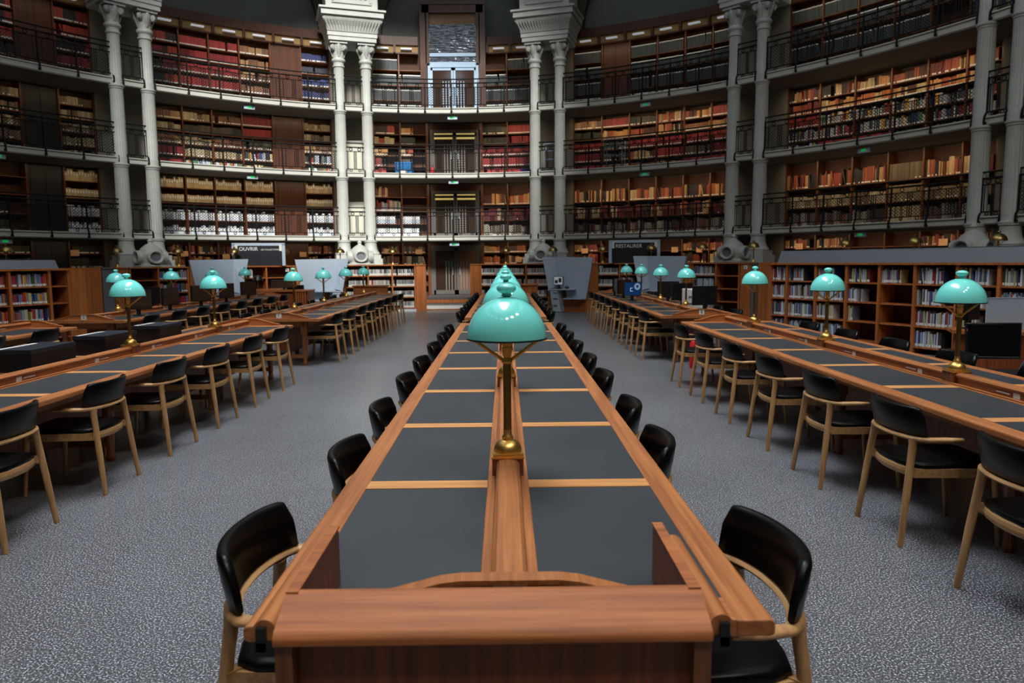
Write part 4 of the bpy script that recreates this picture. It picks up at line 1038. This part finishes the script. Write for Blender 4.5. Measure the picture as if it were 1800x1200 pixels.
for i, (x, y) in enumerate(((OX+.36, 13.2), (OX+.36, 14.5), (OX+.36, 15.9), (OX+.36, 17.3))): keyboard(x, y, PI/2, '%s along the far outer left table' % ORD[i+1])
e = empty('printer', (EX+.33, 13.35, DK), 0, 'white boxy printer on the E table beside the nearest lamp', 'printer')
q = MB(); q.box(-.16, .16, -.2, .2, 0, .34); q.build('printer_body', WHITE, e, bevel=.01); q = MB(); q.box(-.14, .14, -.21, -.2, .08, .1); q.box(-.14, .14, -.21, -.2, .2, .22); q.build('tray', GREYD, e)
q = MB(); q.box(-.08, -.02, -.205, -.2, .24, .32); q.build('control_panel', mat('yellow label', (200, 190, 70), .5), e)
# black storage boxes on the left table
for i, (y, ln, t) in enumerate(((6.25, .62, 'nearest and partly outside the frame'), (7.35, .60, 'beside the second lamp'), (8.45, .55, 'farthest of the three'))):
    e = empty('storage_box', (TX['left']-.34, y, DK), 0, 'black fabric storage box on the near left table, ' + t, 'box', 'black boxes on the left table')
    q = MB(); q.box(-.15, .15, -ln/2, ln/2, 0, .17); q.build('box_body', BLACKP, e, bevel=.006)
    q = MB(); q.box(-.155, .155, -ln/2-.005, ln/2+.005, .15, .185); q.build('lid', mat('navy box lid', (26, 32, 44), .5), e)
    q = MB(); q.box(-.14, -.10, -ln/2+.02, ln/2-.12, .185, .188); q.build('label_strip', WHITE, e)
# staff desk left
e = empty('staff_desk', (-6.35, 21.3, 0), 0, 'slatted wood staff desk in front of the OUVRIR board', 'desk')
q = MB(); q.box(-.85, .85, -.38, .38, .80, .84); q.build('desk_top', W_LOW, e)
for i in list(range(11))+list(range(21, 26)): q = MB(); q.box(-.82+i*.062, -.79+i*.062, -.36, -.32, .04, .80); q.build('slat', W_LOW, e)
q = MB(); q.box(-.84, -.81, -.36, .36, 0, .8); q.box(.81, .84, -.36, .36, 0, .8); q.box(-.84, .84, -.3, -.27, .0, .8); q.build('side_panel', W_DZ, e)
def office_chair(x, y, rz, label):
    e = empty('office_chair', (x, y, 0), rz, label, 'chair', 'black office chairs')
    q = MB(); q.tube([(-.24, .22, .62), (-.25, .25, .95), (.25, .25, .95), (.24, .22, .62), (-.24, .22, .62)], .015, 6); q.build('back_frame', BLACKP, e)
    q = MB(); q.box(-.235, .235, .225, .24, .62, .95); q.build('back_mesh', BLACKL, e)
    q = MB(); q.box(-.25, .25, -.25, .23, .45, .51); q.build('seat', BLACKL, e, bevel=.02)
    q = MB(); q.tube([(0, 0, .1), (0, 0, .45)], .025, 8)
    for k in range(5): a = 2*PI*k/5; q.tube([(0, 0, .1), (.28*math.cos(a), .28*math.sin(a), .06)], .015, 6)
    q.build('base', GREYD, e)
    for s in (-1, 1): q = MB(); q.tube([(s*.24, .2, .5), (s*.29, .15, .66), (s*.29, -.1, .68)], .014, 6); q.build('armrest', GREYD, e)
    for k in range(5): a = 2*PI*k/5; q = MB(); q.lathe([(.03, -.015), (.03, .015)], 12, Matrix.Translation((.28*math.cos(a), .28*math.sin(a), .03)) @ Matrix.Rotation(PI/2, 4, 'X')); q.build('caster', BLACKP, e)
office_chair(-6.1, 22.0, PI, 'black office chair behind the slatted staff desk'); office_chair(4.75, 7.0, PI*.95+PI, 'black mesh office chair at the staff desk on the right')
office_chair(-8.2, 20.6, .4, 'black office chair between the far left kiosk and staff desk')
e = empty('table_lamp', (-7.0, 21.25, .84), 0, 'dark domed task lamp on the slatted staff desk', 'lamp'); q = MB(); q.lathe([(.14, .28), (.13, .34), (.09, .4), (.02, .42)], 20); q.build('shade', BLACKP, e, smooth=40); q = MB(); q.lathe([(.06, 0), (.06, .01), (.01, .015), (.008, .3)], 14); q.build('stand', BRASSD, e)
monitor((-6.3, 21.35, .84), .1, 'low black monitor on the slatted staff desk', None, .7, .22, .06)
# right staff desk, monitor, grey screen
e = empty('curved_desk', (5.98, 8.75, 0), 0, 'curved wood staff desk in the dark right corner', 'desk')
q = MB(); pts = []
for i in range(13): a = PI*i/12; pts.append((-.2+.8*math.cos(a+PI/2)*.8, .5*math.cos(a)*1.0))
q.prism([(-.75, -.1), (-.6, -.35), (-.3, -.45), (.75, -.45), (.75, .25), (-.6, .25)], .72, .76, 'xy'); q.build('desk_top', W_LOW, e)
q = MB(); q.prism([(-.7, -.08), (-.56, -.3), (-.3, -.4), (.6, -.4), (.6, .2), (-.55, .2)], 0, .72, 'xy'); q.build('desk_body', W_DZ, e)
monitor((5.5, 8.8, .76), PI+.3, 'black monitor on the curved staff desk at the right', None, .34, .24, .1)
e = empty('desk_screen', (5.95, 8.5, .762), 0, 'plain grey metal privacy screen on the curved staff desk', 'screen'); q = MB(); q.box(-.42, .6, -.015, .015, 0, .37); q.build('screen_sheet', GREYM, e); q = MB(); q.box(-.42, .6, -.02, .02, .37, .378); q.build('top_edge', GREYM, e)

# tan card notices on the ground floor wall bookcases
for i, (a, z, t) in enumerate(((-53, 1.95, 'in the far left bay'), (-44, 1.95, 'left of the left columns'), (-33.5, 1.93, 'right of the left columns'), (-29, 1.83, 'left of the OUVRIR board'), (-20, 1.9, 'left of the columns by the doors'), (-9.2, 2.0, 'left of the doors, left card'), (-5, 1.98, 'left of the doors, right card'), (8.6, 1.66, 'right of the doors'), (17.5, 1.95, 'at the left end of the right bay'), (29, 1.95, 'right of the RESTAURER board'), (32, 1.93, 'beside the lamp before the right columns'), (35, 1.9, 'just left of the right columns'), (43, 1.98, 'left in the far right bay'), (56, 2.0, 'right in the far right bay'))):
    p = ell(AW-.06, BW-.06, a); n = nrm(AW, BW, a); e = empty('card_notice', (p.x, p.y, z), -math.atan2(n.x, n.y), 'tan card notice on the ground shelves ' + t, 'notice', 'tan card notices')
    q = MB(); q.box(-.12, .12, -.008, .008, -.09, .09); q.build('card', TAN, e); q = MB(); q.box(-.1, .1, .008, .07, -.07, -.05); q.build('bracket', BRASSD, e)
# crates, ladder-like trolleys
p = ell(AW-.1, BW-.1, -6.6); e = empty('crate', (p.x, p.y-.25, 4.722), 0, 'bright blue plastic crate on the second gallery left of the doors', 'crate')
q = MB(); q.box(-.3, .3, -.2, .2, 0, .24); q.box(-.32, .32, -.22, .22, .2, .26); q.build('lower_crate', BLUEC, e); q = MB(); q.box(-.3, .3, -.2, .2, .262, .5); q.box(-.32, .32, -.22, .22, .46, .52); q.build('upper_crate', BLUEC, e); q = MB(); q.box(-.12, .12, -.23, -.2, .12, .2); q.build('label_plate', WHITE, e)
p = ell(AW-.1, BW-.1, 10.0); e = empty('crate', (p.x, p.y-.3, 4.722), 0, 'dark blue plastic crate on the second gallery left of the columns', 'crate'); q = MB(); q.box(-.28, .28, -.2, .2, 0, .2); q.build('crate_body', NAVYC, e); q = MB(); q.box(-.3, .3, -.22, .22, .16, .21); q.build('rim', NAVYC, e)
def trolley(a, t, books=True):
    p = ell(A0+.6, B0+.6, a); n = nrm(A0, B0, a); e = empty('book_trolley', (p.x, p.y, 4.722), -math.atan2(n.x, n.y), t, 'trolley', 'book trolleys')
    q = MB()
    for sx in (-.33, .33):
        for sy in (-.15, .15): q.tube([(sx, sy, .06), (sx, sy, 1.0)], .014, 6)
    q.tube([(-.33, -.15, 1.0), (.33, -.15, 1.0)], .014, 6); q.build('frame', GREYM, e)
    for z in (.15, .45, .75): q = MB(); q.box(-.32, .32, -.15, .15, z, z+.03); q.build('shelf', GREYM, e)
    q = MB()
    for sx in (-.3, .3):
        for sy in (-.13, .13): q.lathe([(.03, -.012), (.03, .012)], 10, Matrix.Translation((sx, sy, .03)) @ Matrix.Rotation(PI/2, 4, 'X'))
    q.build('wheel', BLACKP, e)
trolley(22.0, 'grey metal book trolley on the second gallery, right bay'); trolley(13.9, 'grey metal book trolley between the columns right of the doors')
# fire extinguisher like red items
e = empty('fire_extinguisher', (CX-.8, CY+AW-.35, 4.722), 0, 'small red fire extinguisher on the second gallery by the doors', 'extinguisher'); q = MB(); q.lathe([(.07, 0), (.075, .02), (.075, .3), (.04, .36), (.02, .38)], 16); q.build('cylinder_body', REDM, e, smooth=40); q = MB(); q.box(-.03, .03, -.02, .02, .38, .43); q.tube([(0, -.02, .4), (.08, -.06, .3), (.08, -.06, .15)], .01, 6); q.build('hose', BLACKP, e)
e = empty('fire_extinguisher', (2.78, 10.95, 0), 0, 'red fire extinguisher between the near right table and the E table', 'extinguisher'); e.scale = (.7, .7, .9); q = MB(); q.lathe([(.07, 0), (.075, .02), (.075, .4), (.04, .46), (.02, .48)], 16); q.build('cylinder_body', REDM, e, smooth=40); q = MB(); q.box(-.03, .03, -.02, .02, .48, .53); q.tube([(0, -.02, .5), (.08, -.06, .4), (.08, -.06, .2)], .01, 6); q.build('hose', BLACKP, e)
# cream blinds seen between the left hand column pair
for z, h_, t in ((4.72, 1.25, 'second'), (2.52, 1.25, 'first')):
    p = ell(AW-.25, BW-.25, -13.0); e = empty('roller_blind', (p.x, p.y, z), math.radians(10), 'cream roller blind on the %s gallery between the columns left of the doors' % t, 'blind', 'cream roller blinds')
    q = MB(); q.box(-.38, .38, -.01, .01, 0.02, h_); q.build('cloth', mat('cream blind cloth', (186, 184, 170), .8), e); q = MB(); q.tube([(-.4, 0, h_), (.4, 0, h_)], .03, 8); q.box(-.39, .39, -.02, .02, 0, .03); q.build('rod', WHITE, e)

# ---------------------------------------------------------------- books
CN = [('white', (225, 225, 222)), ('grey', (140, 140, 138)), ('dark grey', (62, 64, 66)), ('black', (36, 34, 33)), ('red', (160, 46, 46)), ('dark red', (108, 34, 38)), ('orange', (214, 118, 56)), ('brown', (110, 66, 44)), ('tan', (186, 140, 94)), ('cream', (204, 184, 144)),
      ('blue', (70, 92, 145)), ('navy', (32, 44, 100)), ('pale blue', (180, 194, 214)), ('green', (80, 116, 80)), ('yellow', (200, 180, 100)), ('purple', (92, 62, 102)), ('olive', (70, 66, 50))]
def cname(c): return min(CN, key=lambda k: sum((a-b)**2 for a, b in zip(k[1], c)))[0]
def book_geo(b, v, f, cl, local=False):
    o, d, y, zb, wv, h, dp, c, lab, lean, tg, labh = b
    c3 = srgb(c)+(1,); wht = srgb((222, 222, 216))+(1,); pg = srgb((206, 196, 172))+(1,)
    ca, sa = math.cos(lean), math.sin(lean)
    def P(x, yy, z):
        X = x*ca+z*sa; Z = z*ca-x*sa+(wv*sa if lean > 0 else 0)+(abs(sa)*wv if lean < 0 else 0)*0
        if lean < 0: Z = z*ca-x*sa
        q = o+d*X+y*yy
        return (q.x, q.y, zb+max(0, Z)) if not local else (d.x*X+y.x*yy, d.y*X+y.y*yy, max(0, Z))
    def quad(p, col): k = len(v); v.extend(p); f.append((k, k+1, k+2, k+3)); cl.append(col)
    bl = wv*.12; s = .004
    zl0, zl1 = (.012, .012+labh) if lab else (0, 0)
    if lab == 2: zl0, zl1 = h-.034, h-.004
    segs = [(0, h, c3)] if not lab else [(0, zl0, c3), (zl0, zl1, wht), (zl1, h, c3)]
    for a, b_, col in segs:
        quad([P(0, s, a), P(bl, 0, a), P(bl, 0, b_), P(0, s, b_)], col); quad([P(bl, 0, a), P(wv-bl, 0, a), P(wv-bl, 0, b_), P(bl, 0, b_)], col); quad([P(wv-bl, 0, a), P(wv, s, a), P(wv, s, b_), P(wv-bl, 0, b_)], col)
    quad([P(wv, s, 0), P(wv, dp, 0), P(wv, dp, h), P(wv, s, h)], c3); quad([P(0, dp, 0), P(0, s, 0), P(0, s, h), P(0, dp, h)], c3)
    quad([P(0, s, h), P(wv, s, h), P(wv, dp, h), P(0, dp, h)], pg); quad([P(wv, dp, 0), P(0, dp, 0), P(0, dp, h), P(wv, dp, h)], pg)
def color_mesh(name, v, f, cl, m):
    me = bpy.data.meshes.new(name); me.from_pydata(v, [], f); me.materials.append(m)
    at = me.color_attributes.new('Col', 'FLOAT_COLOR', 'CORNER'); arr = []
    for p, c in zip(me.polygons, cl): arr.extend(list(c)*p.loop_total)
    at.data.foreach_set('color', arr); return me
scored = []
for i, b in enumerate(BOOKS):
    c = b[0]; pj = project((c.x, c.y, b[3]+b[5]/2))
    ok = pj and 4 < pj[0] < 1796 and 4 < pj[1] < 1196
    if ok and b[10][1] == 9 and b[3] < .3: ok = False
    if ok and b[10][1] == 0 and b[3] < 1.6: ok = False
    scored.append(((b[4]*b[5]/pj[2]**2) if ok else -1, i))
scored.sort(reverse=True); indiv = set(i for s_, i in scored[:300] if s_ > 0)
v = []; f = []; cl = []
for i, b in enumerate(BOOKS):
    if i not in indiv: book_geo(b, v, f, cl)
rest = bpy.data.objects.new('books', color_mesh('books', v, f, cl, BOOKM)); COL.objects.link(rest)
tag(rest, 'rows of old and new books filling the shelves all round the room', 'books', kind='stuff')
SH = {1: 'top', 2: 'second', 3: 'third', 4: 'fourth', 5: 'fifth'}
for i in sorted(indiv):
    b = BOOKS[i]; bay, tier, ci, sh, k = b[10]; v = []; f = []; cl = []; book_geo(b, v, f, cl, True)
    o = bpy.data.objects.new('book', color_mesh('book', v, f, cl, BOOKM)); COL.objects.link(o); o.location = (b[0].x, b[0].y, b[3])
    thick = 'slim' if b[4] < .022 else ('thick' if b[4] > .045 else '')
    where = bay if tier == 9 else '%s %s' % (BNS[bay], TN[tier])
    lb = ' '.join(('%s %s book, %s on %s shelf, %s section, %s' % (thick, cname(b[7]), ordn(k), SH.get(sh, 'low'), ORD[ci], where)).split())
    tag(o, lb, 'book', 'books on the %s shelf, %s' % (SH.get(sh, 'low'), where))
# archive boxes
def box_mesh(w_, h, d_, col):
    v = []; f = []; cl = []; c3 = srgb(col)+(1,); lt = srgb((236, 232, 222))+(1,); dk = srgb(tuple(k*.55 for k in col))+(1,)
    def bx(x0, x1, y0, y1, z0, z1, c):
        k = len(v); v.extend([(x0, y0, z0), (x1, y0, z0), (x1, y1, z0), (x0, y1, z0), (x0, y0, z1), (x1, y0, z1), (x1, y1, z1), (x0, y1, z1)])
        for q in ((3, 2, 1, 0), (4, 5, 6, 7), (0, 1, 5, 4), (1, 2, 6, 5), (2, 3, 7, 6), (3, 0, 4, 7)): f.append(tuple(k+j for j in q)); cl.append(c)
    bx(0, w_, 0, d_, 0, h, c3); bx(w_*.15, w_*.85, -.002, 0, h*.55, h*.85, lt)
    return v, f, cl
bsc = []
for i, b in enumerate(BOXES):
    pj = project((b[0].x, b[0].y, b[3]+.1)); bsc.append((b[4]*b[5]/pj[2]**2 if pj and 0 < pj[0] < 1800 else -1, i))
bsc.sort(reverse=True); bi = set(i for s_, i in bsc[:300] if s_ > 0)
cache = {}; rv = []; rf = []; rc = []
for i, b in enumerate(BOXES):
    o_, d, y, zb, wv, hh, dp, c, tg = b; M = Matrix(((d.x, y.x, 0, o_.x), (d.y, y.y, 0, o_.y), (0, 0, 1, zb), (0, 0, 0, 1)))
    vv, ff, cc = box_mesh(wv, hh, dp, c)
    if i in bi:
        key = (round(wv, 4), round(hh, 3), c)
        if key not in cache: cache[key] = color_mesh('archive_box', vv, ff, cc, BOXM)
        o = bpy.data.objects.new('archive_box', cache[key]); COL.objects.link(o); o.matrix_world = M
        kindn = 'wide pale blue' if wv > .2 else ('white' if c in WHITEBOX else 'cream')
        wh = '%s shelf, %s section, first gallery %s' % (SH[tg[3]], ORD[tg[2]], BNS[tg[0]])
        tag(o, '%s card box, %s' % (kindn, wh), 'box', 'archive boxes on the '+wh)
    else:
        k = len(rv); rv += [tuple(M @ Vector(p)) for p in vv]; rf += [tuple(q+k for q in ff_) for ff_ in ff]; rc += cc
if rv:
    o = bpy.data.objects.new('archive_boxes', color_mesh('archive_boxes', rv, rf, rc, BOXM)); COL.objects.link(o); tag(o, 'remaining rows of archive boxes on the first gallery', 'boxes', kind='stuff')
print('BOOKS', len(BOOKS), 'BOXES', len(BOXES), 'OBJ', len(sc.objects))
